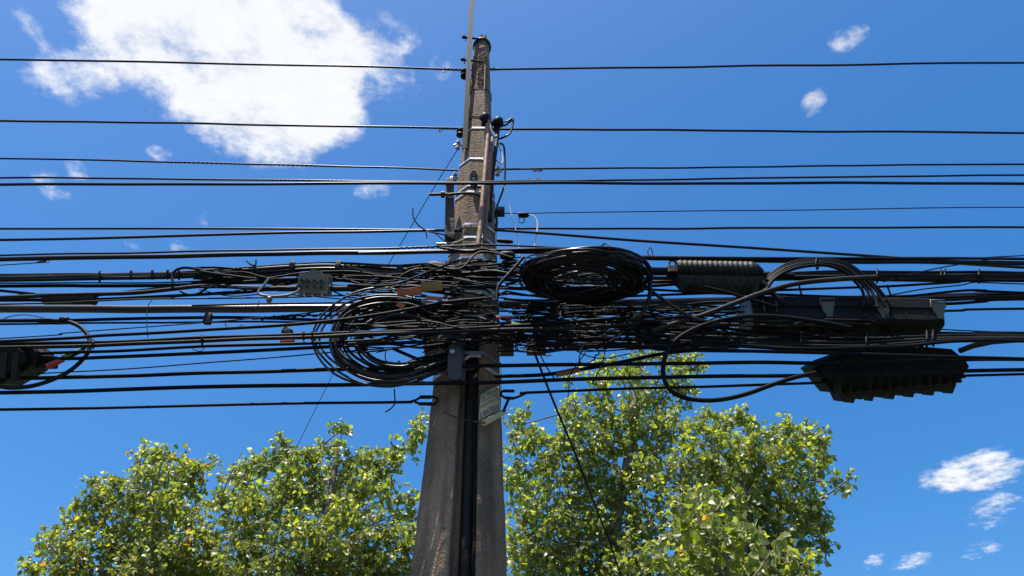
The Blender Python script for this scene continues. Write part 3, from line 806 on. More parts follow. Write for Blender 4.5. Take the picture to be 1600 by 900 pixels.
cable("dusty grey cable leading into the grey junction box", [(0, 465), (60, 461), (130, 460), (200, 458), (260, 452.5), (320, 447), (380, 449), (440, 450.5), (490, 451), (560, 450), (640, 446), (720, 452)], -.2, 6.5, "dusty_sheath")
cable("black cable passing through the thick black sleeve", [(0, 469), (60, 468.5), (110, 468), (170, 467), (260, 463), (340, 459), (390, 454), (440, 446), (500, 434), (560, 432), (620, 442), (720, 447)], -.17, 5)
cable("thin cable under the sleeve with a pale upper edge", [(0, 475.5), (140, 471), (250, 467), (340, 466), (440, 464), (560, 462), (660, 464), (760, 470)], -.2, 2.6, "dusty_sheath")
cable("wire joining the sleeve's right end and the cables above it", [(150, 470), (230, 466), (300, 461), (380, 457), (440, 449)], -.19, 3.5)
cable("thick maroon-grey cable, the widest on the left side", [(0, 483), (240, 483), (400, 482.5), (560, 481), (760, 476.5), (960, 473), (1160, 469.5), (1400, 466.5), (1600, 462)], .2, 12.5, "maroon_sheath", per=14, seg=12)
cable("thin black cable lying on the widest cable", [(300, 477), (440, 474.5), (560, 473), (680, 478), (780, 488)], .12, 3)
cable("black cable below the widest cable on the left", [(0, 501), (100, 500.5), (170, 498.5), (320, 496), (400, 497), (480, 500), (600, 504), (700, 512), (790, 520)], -.1, 5.2)
cable("thinner cable under it, with the small black connector", [(0, 506.5), (100, 506), (320, 503), (420, 502.5), (520, 505), (640, 509), (740, 518)], -.14, 3.2)
cable("hair-thin wire arching at the left edge above the loop", [(0, 500), (18, 494), (40, 492), (60, 495), (80, 500)], -.2, 1.5, wob=0, name="wire", cat="wire", ends=(False, False))
cable("very thin wire rising to the right across the left cables", [(0, 529), (100, 521), (200, 513), (320, 504), (420, 495), (480, 489), (540, 480)], -.22, 1.9)
c = cable("twisted black pair between the widest cable and the left coil", [(395, 499), (440, 495), (480, 492.5), (540, 492), (600, 490), (680, 486), (740, 486)], -.16, 2.8, "dull_sheath")
grip(c, [(405, 498), (440, 495), (480, 492.5), (540, 492)], -.16, 4.6, 9, "dull_sheath", "twisted_wire", .55)
cable("black cable rising to the right through the left coil", [(0, 534), (170, 523.5), (320, 515.5), (440, 508), (540, 499), (620, 487), (690, 473), (760, 466)], -.43, 5.2)
for k, (dy, w, m, lab) in enumerate(((-2.5, 6, "black_sheath", "upper cable of the doubled run above the left loop closure"), (2.5, 6, "dull_sheath", "lower dusty cable of the doubled run above the left loop closure"))):
    cable(lab, [(0, 540 + dy), (170, 537 + dy), (320, 530.5 + dy), (440, 526 + dy * .8), (560, 521.5 + dy * .5), (680, 517 + dy), (790, 513 + dy), (900, 508 + 2 * dy), (1000, 500 + 2 * dy)], -.36 - .035 * k, w, m, per=14, wob=.003)
cable("black cable with wire wraps under the doubled run", [(60, 552), (170, 549), (320, 541), (450, 537.5), (560, 533), (640, 527), (700, 518), (770, 505)], -.33, 5.2)
cable("black cable crossing low in front of the clamp plate", [(0, 563), (170, 558), (320, 551.5), (450, 545), (560, 539), (640, 535), (720, 533), (800, 533.5), (960, 540.5), (1180, 548), (1280, 551), (1400, 555), (1600, 561.5)], -.32, 5.6, per=14)
cable("thin wire below the left loop, rising to the coil", [(60, 583.5), (170, 577.5), (320, 567), (440, 558), (520, 551), (600, 545)], -.2, 2.1)
cable("black cable running through the large steel clamp", [(0, 592), (170, 588), (320, 583), (540, 577), (690, 573.5), (730, 571.5), (800, 571), (1000, 569), (1180, 566), (1270, 566.5), (1400, 566), (1500, 563.5), (1600, 562)], -.28, 6.2, per=14)
cable("second lowest black cable crossing under the large steel clamp", [(0, 613.5), (170, 609.5), (320, 605), (540, 601), (700, 598), (790, 596.5), (1000, 590.5), (1250, 586.5), (1400, 584), (1600, 578)], -.27, 6.4, per=14)
cable("lowest black cable on the left, ending in a thimble eye", [(0, 640), (170, 637), (320, 633.5), (500, 630), (645, 627.5)], -.16, 4.6, per=14)
cable("lowest black cable on the right, starting at a thimble eye", [(812, 614.5), (900, 611), (1000, 607), (1250, 599), (1400, 593), (1500, 589), (1600, 584.5)], -.16, 4.4, per=14)
c = cable("cable bending up right of the pole with a brown sleeve on it", [(760, 588), (800, 587.5), (850, 585.5), (900, 578.5), (960, 568), (1040, 552), (1100, 546), (1180, 537), (1260, 530)], -.1, 6, wob=0)
MB().tube(place([(868, 585), (880, 582.6), (905, 577.5)], -.1), rad_of([(880, 582)], -.1, 9), 10).build("sleeve", "rust_pipe", c)
cable("frayed wire tail dangling from the lowest left cable", [(616, 608), (617, 622), (616, 632), (610, 639), (602, 644)], -.18, 2.2, "dusty_sheath", "wire_end", "wire", wob=0)

# right side
for k, (dy, w, m, lab) in enumerate(((-5.5, 5, "black_sheath", "top cable of the thick bundle right of the ribbed closure"), (-2, 5.5, "dull_sheath", "second cable of the thick bundle right of the ribbed closure"), (2, 5.5, "dusty_sheath", "dusty third cable of the thick bundle right of the ribbed closure"), (6, 5, "black_sheath", "bottom cable of the thick bundle right of the ribbed closure"), (0, 4, "dull_sheath", "inner cable of the thick bundle right of the ribbed closure"))):
    cable(lab, [(720, 428 + dy * 3), (800, 432 + dy * 3), (900, 438 + dy * 2), (1000, 437 + dy * 1.6), (1190, 433 + dy * .8), (1300, 431 + dy), (1400, 431 + dy * 1.1), (1500, 432 + dy * 1.1), (1600, 432 + dy)], -.12 - .02 * k, w, m, wob=.004)
cable("thin wire crossing up to the right edge over the cable pair", [(1380, 440), (1450, 422), (1500, 413), (1560, 404), (1600, 400)], -.2, 2.0)
cable("thin wire slanting from the band up to the thick right bundle", [(1380, 463), (1440, 452), (1500, 446), (1530, 441), (1600, 444)], -.2, 2.0)
cable("black cable dipping gently above the long latched box", [(960, 450), (1100, 457), (1190, 459), (1300, 463), (1400, 464), (1500, 455), (1540, 454.5), (1600, 457.5)], -.1, 4)
cable("black cable under the ribbed closure rising to the right", [(960, 464), (1060, 460), (1150, 456), (1230, 453), (1320, 449), (1400, 447), (1500, 441)], -.16, 4)
for k, (dy, w, m) in enumerate(((-3, 4, "black_sheath"), (0, 5, "dusty_sheath"), (4, 5, "black_sheath"))):
    cable(("top", "dusty middle", "bottom")[k] + " cable of the narrow band above the long latched box", [(1150, 467 + dy * .5), (1250, 467 + dy), (1400, 468.5 + dy), (1480, 469 + dy * 1.4), (1540, 466 + dy * 1.3), (1600, 463 + dy * 1.2)], -.05 - .03 * k, w, m)
cable("black cable leaving the long latched box to the right edge", [(1440, 486.5), (1500, 485), (1600, 482)], -.02, 4)
cable("thin wire from the latched box corner to the lower right band", [(1440, 513), (1500, 516), (1560, 518.5), (1600, 519)], -.1, 2)
for k, (dy, w, m) in enumerate(((-6, 5.5, "black_sheath"), (-2.5, 6, "dull_sheath"), (1, 6, "dusty_sheath"), (4.5, 6, "dull_sheath"), (7, 5, "black_sheath"))):
    nm = ("topmost", "second", "dusty third", "fourth", "lowest")[k]
    cable(nm + " cable of the heavy band running out below the latched box", [(820, 512 + dy * 4), (950, 516 + dy * 3), (1080, 522 + dy * 2.6), (1200, 530 + dy * 1.6), (1330, 535 + dy * 1.6), (1420, 531 + dy * 1.4), (1480, 527 + dy * 1.1), (1540, 526.5 + dy), (1600, 526.5 + dy)], -.2 - .025 * k, w, m, wob=.004)
cable("dark blue-black cable sagging between the band and the finned closure", [(1100, 538), (1200, 543), (1290, 545), (1400, 541), (1480, 534)], -.3, 5)
cable("wide flat grey cable slanting up past the ribbed closure", [(1020, 518), (1050, 507), (1100, 492), (1150, 473), (1190, 458), (1240, 444), (1300, 437), (1370, 433)], -.34, 8, "dusty_sheath", wob=0)
cable("heavy black loop hanging right of the pole and ending in the finned closure", [(1330, 512), (1260, 500), (1200, 494), (1150, 496), (1100, 508), (1062, 527), (1042, 550), (1036, 580), (1043, 604), (1062, 619), (1090, 625), (1125, 624.5), (1165, 616), (1210, 600), (1245, 589), (1275, 583)], -.36, 7.2, "black_sheath", wob=0, seg=10)
for k in range(5):
    d = (k - 2)
    cable(("outermost", "second", "middle", "fourth", "innermost")[k] + " cable of the arched bunch over the long latched box", [(1188 + d * 2, 462), (1202 + d * 3, 438), (1225 + d * 2, 421 + d * 1.6), (1255 + d, 412 + d * 2), (1290, 410 + d * 2), (1322 - d * 2, 418 + d * 2.5), (1345 - d * 6, 436), (1362 - d * 7, 455), (1372 - d * 11, 480)], -.26 - .012 * k, 5, ("black_sheath", "black_sheath", "dull_sheath", "black_sheath", "black_sheath")[k], wob=.003)
tag(MB().tube([P(1277 + 2 * math.cos(t), 412 + 9 * math.sin(t), D - .28 + .035 * math.cos(t)) for t in [i * math.pi / 6 for i in range(12)]], .005, 6, closed=True).build("cable_tie", "dull_sheath"), "cable tie round the arched bunch at its crown", "cable tie")
cable("black cable end dropping from the round coil's right side", [(1008, 420), (1015, 440), (1015, 462), (1009, 482), (1000, 494), (985, 500)], -.4, 6.5, wob=0)
cable("black cable slanting from the round coil down to the right", [(990, 425), (1012, 450), (1035, 467), (1060, 484), (1085, 498), (1120, 505)], -.36, 6, wob=0)
cable("black cable slanting between ribbed closure and long box, upper", [(1100, 448), (1140, 458), (1180, 470), (1215, 480)], -.3, 5, wob=0)
cable("black cable slanting between ribbed closure and long box, lower", [(1190, 440), (1205, 455), (1225, 475)], -.3, 9, "dull_sheath", wob=0)
cable("tiny black wire ring standing above the cables right of the coil", [(1020, 402), (1019, 393), (1016, 387), (1012.5, 391), (1013, 399), (1016, 404)], -.25, 1.8, "dull_sheath", "wire_loop", "wire", wob=0, seg=6)

# wires that leave the pole downwards
cable("long black drop cable slanting down in front of the right tree", [(833, 545, -.1), (850, 590, .1), (870, 640, .4), (900, 712, .9), (930, 790, 1.6), (953, 848, 2.2), (970, 900, 2.8)], 0, 4.2, wob=0)
cable("thin drop wire beside the long drop cable, ending sooner", [(840, 545, -.1), (850, 566, 0), (860, 583, .1), (867, 592, .15)], 0, 2.2, wob=0, name="drop_wire", cat="wire")
cable("hair-thin wire slanting from the pole's left hook to the left tree", [(716, 232, -.05), (680, 290, .1), (640, 358, .3), (598, 430, .6), (540, 545, 1.4), (500, 625, 2.2), (456, 714, 3.4)], 0, 1.5, wob=0, name="drop_wire", cat="wire")
for pts, lab in (([(915, 551), (905, 565), (893, 582), (888, 590)], "short thin wire hanging under the tangle right of the pole"),
                 ([(946, 545), (943, 560), (938, 575), (925, 600)], "bent thin wire hanging under the tangle near the tree top"),
                 ([(890, 542), (915, 555), (945, 560), (985, 552)], "sagging thin wire under the tangle near the tree top")):
    cable(lab, pts, -.15, 1.8, "dull_sheath", "drop_wire", "wire", wob=0)
cable("stiff black strut left of the pole below the tangle", [(615, 545), (640, 556), (662, 565), (684, 573)], -.12, 5.5, wob=0, name="cable", cat="cable")
cable("thin wire loop hanging left of the pole inside the left coil", [(603, 548), (602, 560), (608, 570), (618, 576), (626, 572), (623, 564), (619, 573)], -.2, 1.8, wob=0, name="wire_loop", cat="wire")
for pts, lab in (([(357, 500), (352, 508), (362, 512), (380, 508)], "springy wire ends left of the small connector"), ([(300, 545), (312, 549), (318, 545), (316, 540)], "curl of wire under the doubled run left"), ([(404, 470), (405, 475), (398, 482), (392, 488)], "bent wire end under the left junction box lead"), ([(237, 469), (230, 482), (229, 500), (231, 528)], "hair-thin wire hanging across the left cables")):
    cable(lab, pts, -.28, 1.3, "dull_sheath", "wire_end", "wire", wob=0, seg=5)

# ties round the bundled runs
for tail, pth, off_, w_, tn in (("taped left bundle, shiny on its upper side", [(0, 434), (200, 431), (320, 427.5), (440, 419)], -.175, 15, 22),
                                ("doubled run above the left loop closure", [(0, 540), (170, 537), (320, 530.5), (440, 526), (560, 521.5)], -.375, 12, 26),
                                ("thick bundle right of the ribbed closure", [(1190, 433), (1400, 431), (1600, 432)], -.16, 19, 18),
                                ("heavy band running out below the latched box", [(1200, 530), (1330, 535), (1420, 531), (1480, 527), (1600, 526.5)], -.25, 22, 18)):
    host = next(o for o in COL.objects if o.get("label", "").endswith(tail))
    for q in range(4):
        i = rnd(0.1, .9) * (len(pth) - 1); k = int(i); x = pth[k][0] + (pth[k + 1][0] - pth[k][0]) * (i - k); y = pth[k][1] + (pth[k + 1][1] - pth[k][1]) * (i - k)
        MB().tube([P(x + rnd(-.5, .5), y + .55 * w_ * math.sin(t), D + off_ + .04 * math.cos(t)) for t in [j * math.pi / 6 for j in range(12)]], .006, 6, closed=True).build("cable_tie", "dull_sheath", host)

# ------------------------------------------------------------------ coils of spare cable
def coil(label, cx, cy, rx, ry, turns, inner, off, w, tilt_y, m, seedv, drift=(0, 0), loose=0):
    """one long cable wound in many turns; the ring lies in a tilted plane"""
    rr = random.Random(seedv)
    s = PX(cx, cy, D + off); Rw = rx * s
    c = P(cx, cy, D + off)
    el = math.asin(ray(cx, cy).normalized().z)
    # plane tilt that gives the seen flattening
    beta = math.asin(min(1, ry / rx)) - el
    ex = Vector((math.cos(tilt_y), 0, math.sin(tilt_y)))
    ey = Vector((0, math.cos(beta), -math.sin(beta) * -1)) if False else Vector((0, math.cos(beta), -math.sin(beta)))
    ez = ex.cross(ey).normalized()
    root = thing("cable_coil", label, "cable coil", c)
    pts = []; N_ = 44
    fr = [inner + (1 - inner) * rr.random() ** .8 for _ in range(turns)]
    hh = [rr.uniform(-.075, .075) for _ in range(turns)]
    for i in range(loose): fr[i] = 1.0 - .05 * i; hh[i] = .02 * i
    cxs = [(rr.gauss(0, .035) + drift[0] * (1 - f), rr.gauss(0, .035) + drift[1] * (1 - f)) for f in fr]
    for t in range(turns):
        for k in range(N_):
            q = k / N_; u2 = (t + 1) % turns
            bl = q * q * (3 - 2 * q)
            f = fr[t] * (1 - bl) + fr[u2] * bl; h = hh[t] * (1 - bl) + hh[u2] * bl
            dx = cxs[t][0] * (1 - bl) + cxs[u2][0] * bl; dy = cxs[t][1] * (1 - bl) + cxs[u2][1] * bl
            a = 2 * math.pi * q + .4
            wv = .025 * math.sin(3 * a + t) + .012 * math.sin(5 * a + 2.1 * t)
            pts.append(c + ex * Rw * (math.cos(a) * (f + wv) + dx) + ey * Rw * (math.sin(a) * (f + wv) + dy) + ez * Rw * (h + .04 * math.sin(2 * a + t * 1.7)))
    MB().tube(pts, w * s / 2, 7).build("winding", m, root)
    for a in (.3, 1.9, 3.6, 5.0):
        cc = c + ex * Rw * math.cos(a) * (1 + inner) / 2 + ey * Rw * math.sin(a) * (1 + inner) / 2
        rad_v = (ex * math.cos(a) + ey * math.sin(a))
        hw = (1 - inner) / 2 * Rw * 1.1
        MB().tube([cc + rad_v * hw * math.cos(t) + ez * Rw * .17 * math.sin(t) for t in [i * math.pi / 8 for i in range(16)]], .004, 5, closed=True).build("tie", "dusty_sheath", root)
    return root
coil("flat oval coil of black cable hanging right of the pole above the tangle", 912, 430, 101, 40, 40, .42, -.38, 4.3, -.03, "black_sheath", 11, (0, .3))
def slack_loops():
    """slack left of the pole: loops that leave the run at the top, swing out left and come back low beside the pole"""
    rr = random.Random(5)
    c = P(600, 530, D - .2)
    root = thing("cable_coil", "big open coil of black cable left of the pole, turns splayed at its left", "cable coil", c)
    for k in range(26):
        f = (1.0, .965, .925, .86, .80)[k] if k < 5 else .48 + .36 * rr.random()
        off = -.15 - rr.uniform(0, .16) if k > 4 else -.30 - .01 * k
        cx_, cy_ = 606 + (1 - f) * 32 + rr.gauss(0, 3), 531 + (1 - f) * 2 + rr.gauss(0, 3)
        rx_, ry_ = 114 * f, 75 * f * rr.uniform(.93, 1.04)
        a0, a1 = rr.uniform(28, 75), rr.uniform(292, 322)
        pts = []
        x, y = cx_ + rx_ * math.cos(math.radians(a0)), cy_ - ry_ * math.sin(math.radians(a0))
        pts.append((x + rr.uniform(50, 95), y + rr.uniform(-4, 16), off + .04))
        ph = rr.uniform(0, 6)
        for i in range(13):
            t = math.radians(a0 + (a1 - a0) * i / 12)
            wv = 1 + .02 * math.sin(3 * t + ph) + .012 * math.sin(5 * t + 2 * ph)
            pts.append((cx_ + rx_ * wv * math.cos(t), cy_ - ry_ * wv * math.sin(t), off + .03 * math.sin(t + ph)))
        x, y = pts[-1][:2]
        pts.append((x + rr.uniform(25, 60), y - rr.uniform(-2, 12), off + .06))
        m = rr.choice(("black_sheath", "maroon_sheath", "black_sheath", "dull_sheath"))
        MB().tube(spline(place(pts, 0), 5), rad_of(pts, off, rr.uniform(3.6, 5.2)), 7).build("turn", m, root)
    for px, py, ww in ((548, 545, 26), (560, 500, 26), (640, 596, 20)):
        MB().tube([P(px + ww * math.cos(t), py + 5 * math.sin(t), D - .23 + .11 * math.sin(t)) for t in [i * math.pi / 8 for i in range(16)]], .004, 5, closed=True).build("tie", "dusty_sheath", root)
slack_loops()

# ------------------------------------------------------------------ splice closures and boxes
def long_box():
    off = -.1; cx, cy = 1306, 500
    c = P(cx, cy, D + off); s = PX(cx, cy, D + off)
    root = thing("splice_box", "long black latched splice box lying along the right cables", "splice box", c)
    L_ = 276 * s; tilt = math.radians(-1.0)
    fr = Matrix.Translation(c) @ Matrix.Rotation(-tilt, 4, 'Y')
    r = .122
    prof = [(-1, -.72), (-.86, -.9), (.86, -.9), (1, -.72), (1, .5), (.86, .66), (-.86, .66), (-1, .5)]
    fx = fr @ Matrix(((0, 0, 1, 0), (1, 0, 0, 0), (0, 1, 0, 0), (0, 0, 0, 1)))
    MB().prism([(x * r * 1.1, y * r) for x, y in prof], L_, fx).build("body", "box_plastic", root, smooth=False)
    MB().prism([(x * r * 1.17, y * r * .18 + .012) for x, y in ((-1, -1), (1, -1), (1, 1), (-1, 1))], L_ * .995, fx).build("seam_flange", "box_plastic", root, smooth=False)
    for sg in (-1, 1):
        f2 = fx @ Matrix.Translation((0, 0, sg * (L_ / 2 + .02)))
        MB().prism([(x * r * .95, y * r * .92) for x, y in prof], .05, f2).build("end_cap", "blue_grey_cap" if sg < 0 else "box_plastic", root, smooth=False)
    for k in range(9):
        f2 = fx @ Matrix.Translation((0, 0, -L_ / 2 + L_ * (k + .5) / 9))
        MB().prism([(x * r * 1.125, y * r * 1.025) for x, y in prof], .012, f2).build("rib", "box_plastic", root, smooth=False)
    for px in (1184, 1281, 1365, 1449):
        x = (px - cx) * s
        # latch on the lower front edge, facing the street
        q = fr @ Matrix.Translation((x, -r * 1.13, -.03)) @ Matrix.Rotation(math.radians(108), 4, 'X')
        if px != 1184:
            MB().prism([(-.036, .045), (.036, .045), (.03, -.01), (.022, -.02), (.02, -.05), (-.02, -.05), (-.022, -.02), (-.03, -.01)], .016, q).build("latch", "latch_steel", root, smooth=False); lt = bpy.context.scene.collection.objects[-1]
            MB().prism([(-.02, -.036), (.02, -.036), (.018, -.049), (-.018, -.049)], .024, q).build("latch_lip", "latch_steel", lt, smooth=False)
            MB().tube([q @ Vector((-.04, .02, .004)), q @ Vector((-.04, .065, .004)), q @ Vector((.04, .065, .004)), q @ Vector((.04, .02, .004))], .004, 6).build("latch_wire", "latch_steel", root)
        else:
            MB().tube([q @ Vector((0, .06, .004)), q @ Vector((0, -.03, .004))], .004, 6).build("latch_wire", "latch_steel", root)
            MB().tube([q @ Vector((.07, .05, .004)), q @ Vector((.07, -.02, .004))], .004, 6).build("latch_wire", "latch_steel", root)
    for px in (1255, 1395):
        a = P(px, 470, D + off); MB().tube([a, a + Vector((0, 0, .12))], .006, 6).build("hanger", "dark_steel", root)
long_box()

def finned_closure():
    off = -.10; cx, cy = 1380, 578
    c = P(cx, cy, D + off); s = PX(cx, cy, D + off)
    root = thing("finned_closure", "large black finned splice closure hanging lowest at the right", "splice closure", c)
    tilt = math.radians(3.0)
    fr = Matrix.Translation(c) @ Matrix.Rotation(-tilt, 4, 'Y') @ Matrix.Rotation(math.radians(34), 4, 'X')
    # body: flattened, with long bevelled ends; x along the cables, y up the seen face
    ol = [(-122, 8), (-93, -30), (-72, -31), (-60, -27), (95, -18), (112, -13), (123, 0), (118, 10), (98, 28), (60, 33), (-70, 28), (-98, 20)]
    MB().prism([(x * s, y * s) for x, y in ol], .17, fr @ Matrix.Rotation(math.radians(90), 4, 'X')).build("body", "box_plastic", root, smooth=False)
    MB().prism([(x * s * .93, y * s * .8) for x, y in ol], .23, fr @ Matrix.Rotation(math.radians(90), 4, 'X')).build("shell", "box_plastic", root, smooth=False)
    for i in range(13):                                   # moulded wedge ribs over the lower face
        x = (-86 + 15.4 * i) * s; hw = 7.4 * s; zl = (-33 + 9 * i / 12) * s; zu = (6 + (i % 2) * 3) * s
        vv = [(x - hw, -.10, zl), (x + hw, -.10, zl), (x + hw, -.10, zu), (x - hw, -.10, zu), (x, -.155, zl + 2 * s), (x, -.135, zu - 5 * s)]
        b = MB(); b.add([fr @ Vector(p) for p in vv], [(0, 3, 5, 4), (1, 4, 5, 2), (0, 4, 1), (3, 2, 5), (0, 1, 2, 3)]); b.build("wedge_rib", "olive_plastic", root, smooth=False)
    rr = random.Random(2)
    n = 12
    for i in range(n):
        x = (-78 + 172 * i / (n - 1)) * s
        w = (7.9 if i % 3 else 6.8) * s
        drop = (40 + (3.5 if i % 2 else 0) - 8 * i / n) * s * .98
        # pointed clamp fin along the lower edge
        drop *= 1.1
        ol2 = [(-w, .0), (-w, -drop * .70), (-w * .16, -drop * 1.03), (w * .16, -drop * 1.03), (w, -drop * .70), (w, 0)]
        q = fr @ Matrix.Translation((x, -.03, 0)) @ Matrix.Rotation(math.radians(90), 4, 'X')
        MB().prism(ol2, .10 + rr.uniform(-.015, .015), q).build("fin", "olive_plastic", root, smooth=False)
        if i < 9:
            ol3 = [(-w * .9, .0), (-w * .6, (33 + 2 * (i % 2)) * s), (0, 37 * s), (w * .6, (33 + 2 * (i % 2)) * s), (w * .9, 0)]
            MB().prism(ol3, .12, q @ Matrix.Translation((.01, 0, 0))).build("fin", "box_plastic", root, smooth=False)
    MB().tube(place([(1500, 548), (1520, 540.5), (1550, 534), (1590, 531)], off), 4.5 * s, 10).build("cable_tail", "dusty_sheath", root)
    for i in range(7):
        MB().lathe([(-.016, .011), (.016, .011)], Matrix.Translation(fr @ Vector(((-80 + 27 * i) * s, -.118, (9 + 2 * (i % 2)) * s))) @ Matrix.Rotation(math.pi / 2, 4, 'Z'), 6).build("bolt", "dark_steel", root, smooth=False)
    MB().box(fr @ Vector((2 * s, -.119, 14 * s)), (190 * s, .012, 4 * s), fr.to_3x3(), .003).build("seam_rib", "olive_plastic", root, smooth=False)
    for px in (1293, 1398):
        a = P(px, 550, D + off); MB().tube([a, a + Vector((0, 0, .13))], .012, 8).build("hanger", "dark_steel", root)
finned_closure()

def ribbed_closure():
    off = -.22; cx, cy = 1117, 428
    c = P(cx, cy, D + off); s = PX(cx, cy, D + off)
    root = thing("ribbed_closure", "ribbed black cylindrical splice closure right of the round coil", "splice closure", c)
    fr = Matrix.Translation(P(1118, 424, D + off)) @ Matrix.Rotation(math.radians(1.5), 4, 'Y')
    r = 17 * s
    prof = [(-62 * s, r * .9)]
    n = 15
    for i in range(n):
        x = -60 + 118 * i / n
        prof += [(x * s, r * .90), ((x + 2) * s, r * .97), ((x + 5) * s, r), ((x + 6.2) * s, r * .99), ((x + 7) * s, r * .9)]
    prof += [(60 * s, r * .88), (66 * s, r * .75), (70 * s, r * .5), (74 * s, r * .3)]
    MB().lathe(prof, fr, 22).build("shell", "olive_plastic", root, angle=30)
    fr2 = Matrix.Translation(P(1122, 444, D + off - .01)) @ Matrix.Rotation(math.radians(2), 4, 'Y') @ Matrix.Rotation(math.radians(20), 4, 'X')
    MB().prism([(-66 * s, 7 * s), (-52 * s, -10 * s), (52 * s, -11 * s), (66 * s, -2 * s), (72 * s, 8 * s)], .15, fr2 @ Matrix.Rotation(math.radians(90), 4, 'X')).build("tray", "olive_plastic", root, smooth=False)
    for i in range(9):
        x = (-46 + 11.5 * i) * s
        MB().box(fr2 @ Vector((x, -.078, -3 * s)), (6 * s, .012, 12 * s), fr2.to_3x3(), .003).build("rib", "olive_plastic", root, smooth=False)
    e = P(1052, 424, D + off)
    MB().box(e, (20 * s, .06, 14 * s), bevel=.006).build("end_clamp", "dark_steel", root, smooth=False)
    MB().tube(spline(place([(1046, 418), (1047, 409), (1053, 408), (1057, 413)], off - .02), 5), .005, 6).build("wire_loop", "dusty_sheath", root)
    MB().tube(place([(1000, 423), (1044, 424)], off), 6 * s, 10).build("cable_tail", "dull_sheath", root)
    MB().tube(place([(1188, 430), (1240, 432)], off), 6 * s, 10).build("cable_tail", "dull_sheath", root)
ribbed_closure()

def left_closure():
    off = -.26; cx, cy = 10, 570
    c = P(cx, cy, D + off); s = PX(cx, cy, D + off)
    root = thing("splice_closure", "blocky black splice closure cut off by the left edge", "splice closure", c)
    fr = Matrix.Translation(c) @ Matrix.Rotation(math.radians(30), 4, 'X')
    ol = [(-130, 20), (-140, 0), (-130, -30), (-10, -34), (12, -31), (50, -8), (62, 6), (58, 20), (45, 29), (-30, 31)]
    q = fr @ Matrix.Rotation(math.radians(90), 4, 'X')
    MB().prism([(x * s, y * s) for x, y in ol], .18, q).build("body", "box_plastic", root, smooth=False)
    MB().prism([(x * s * .9 - 4 * s, y * s * .8) for x, y in ol], .25, q).build("shell", "box_plastic", root, smooth=False)
    for x in (-100, -70, -40, -10, 18, 36):
        MB().box(fr @ Vector((x * s, -.118, -3 * s)), (10 * s, .03, 40 * s), fr.to_3x3(), .006).build("rib", "olive_plastic", root, smooth=False)
    MB().box(fr @ Vector((64 * s, 0, 4 * s)), (22 * s, .09, 20 * s), fr.to_3x3(), .01).build("cable_port", "box_plastic", root, smooth=False)
    for a, b in ((25, -24), (-20, -35)):
        MB().lathe([(-.02, .012), (.02, .012)], Matrix.Translation(fr @ Vector((a * s, -.09, b * s))), 6).build("bolt", "dark_steel", root)
    return root
left_closure()
c = cable("heavy black loop at the left edge bending back into the blocky closure", [(0, 501), (60, 501), (95, 501.5), (116, 506), (132, 517), (140, 533), (138, 549), (128, 563), (108, 580), (80, 594), (50, 603), (20, 606), (0, 604)], -.3, 6.6, "dull_sheath", wob=0, seg=10, ends=(True, False))
tag(MB().tube(spline(place([(136, 535), (130, 545), (118, 553), (98, 560), (80, 568), (66, 574)], -.31), 6), rad_of([(100, 560)], -.31, 6), 10).build("cable", "dull_sheath"), "cable with coloured tape entering the blocky closure", "cable")
tag(MB().tube(spline(place([(126, 548), (112, 554), (97, 559.5)], -.31), 6), rad_of([(100, 560)], -.31, 8.5), 10).build("tape_wrap", "green_tape"), "green and yellow tape on the looped cable beside the blocky closure", "tape")
tag(MB().tube(spline(place([(99, 561), (86, 567), (73, 573)], -.31), 6), rad_of([(90, 560)], -.31, 9.5), 10).build("tape_wrap", "red_tape"), "red tape on the cable where it enters the blocky closure", "tape")
blob("tape_lump", "black lump of tape on the left loop where it bends", "tape", 101, 500, 16, 11, -.3, "box_plastic")

rt, fr, L_, r = blob("cable_sleeve", "thick black rubber sleeve on a cable near the left edge", "cable sleeve", 109, 467.5, 82, 18, -.17, "olive_plastic", 0.0, [(-.5, .55), (-.49, .93), (-.47, 1), (-.2, .98), (.1, 1), (.44, .99), (.445, 1.07), (.49, 1.07), (.5, .6)], seg=18)

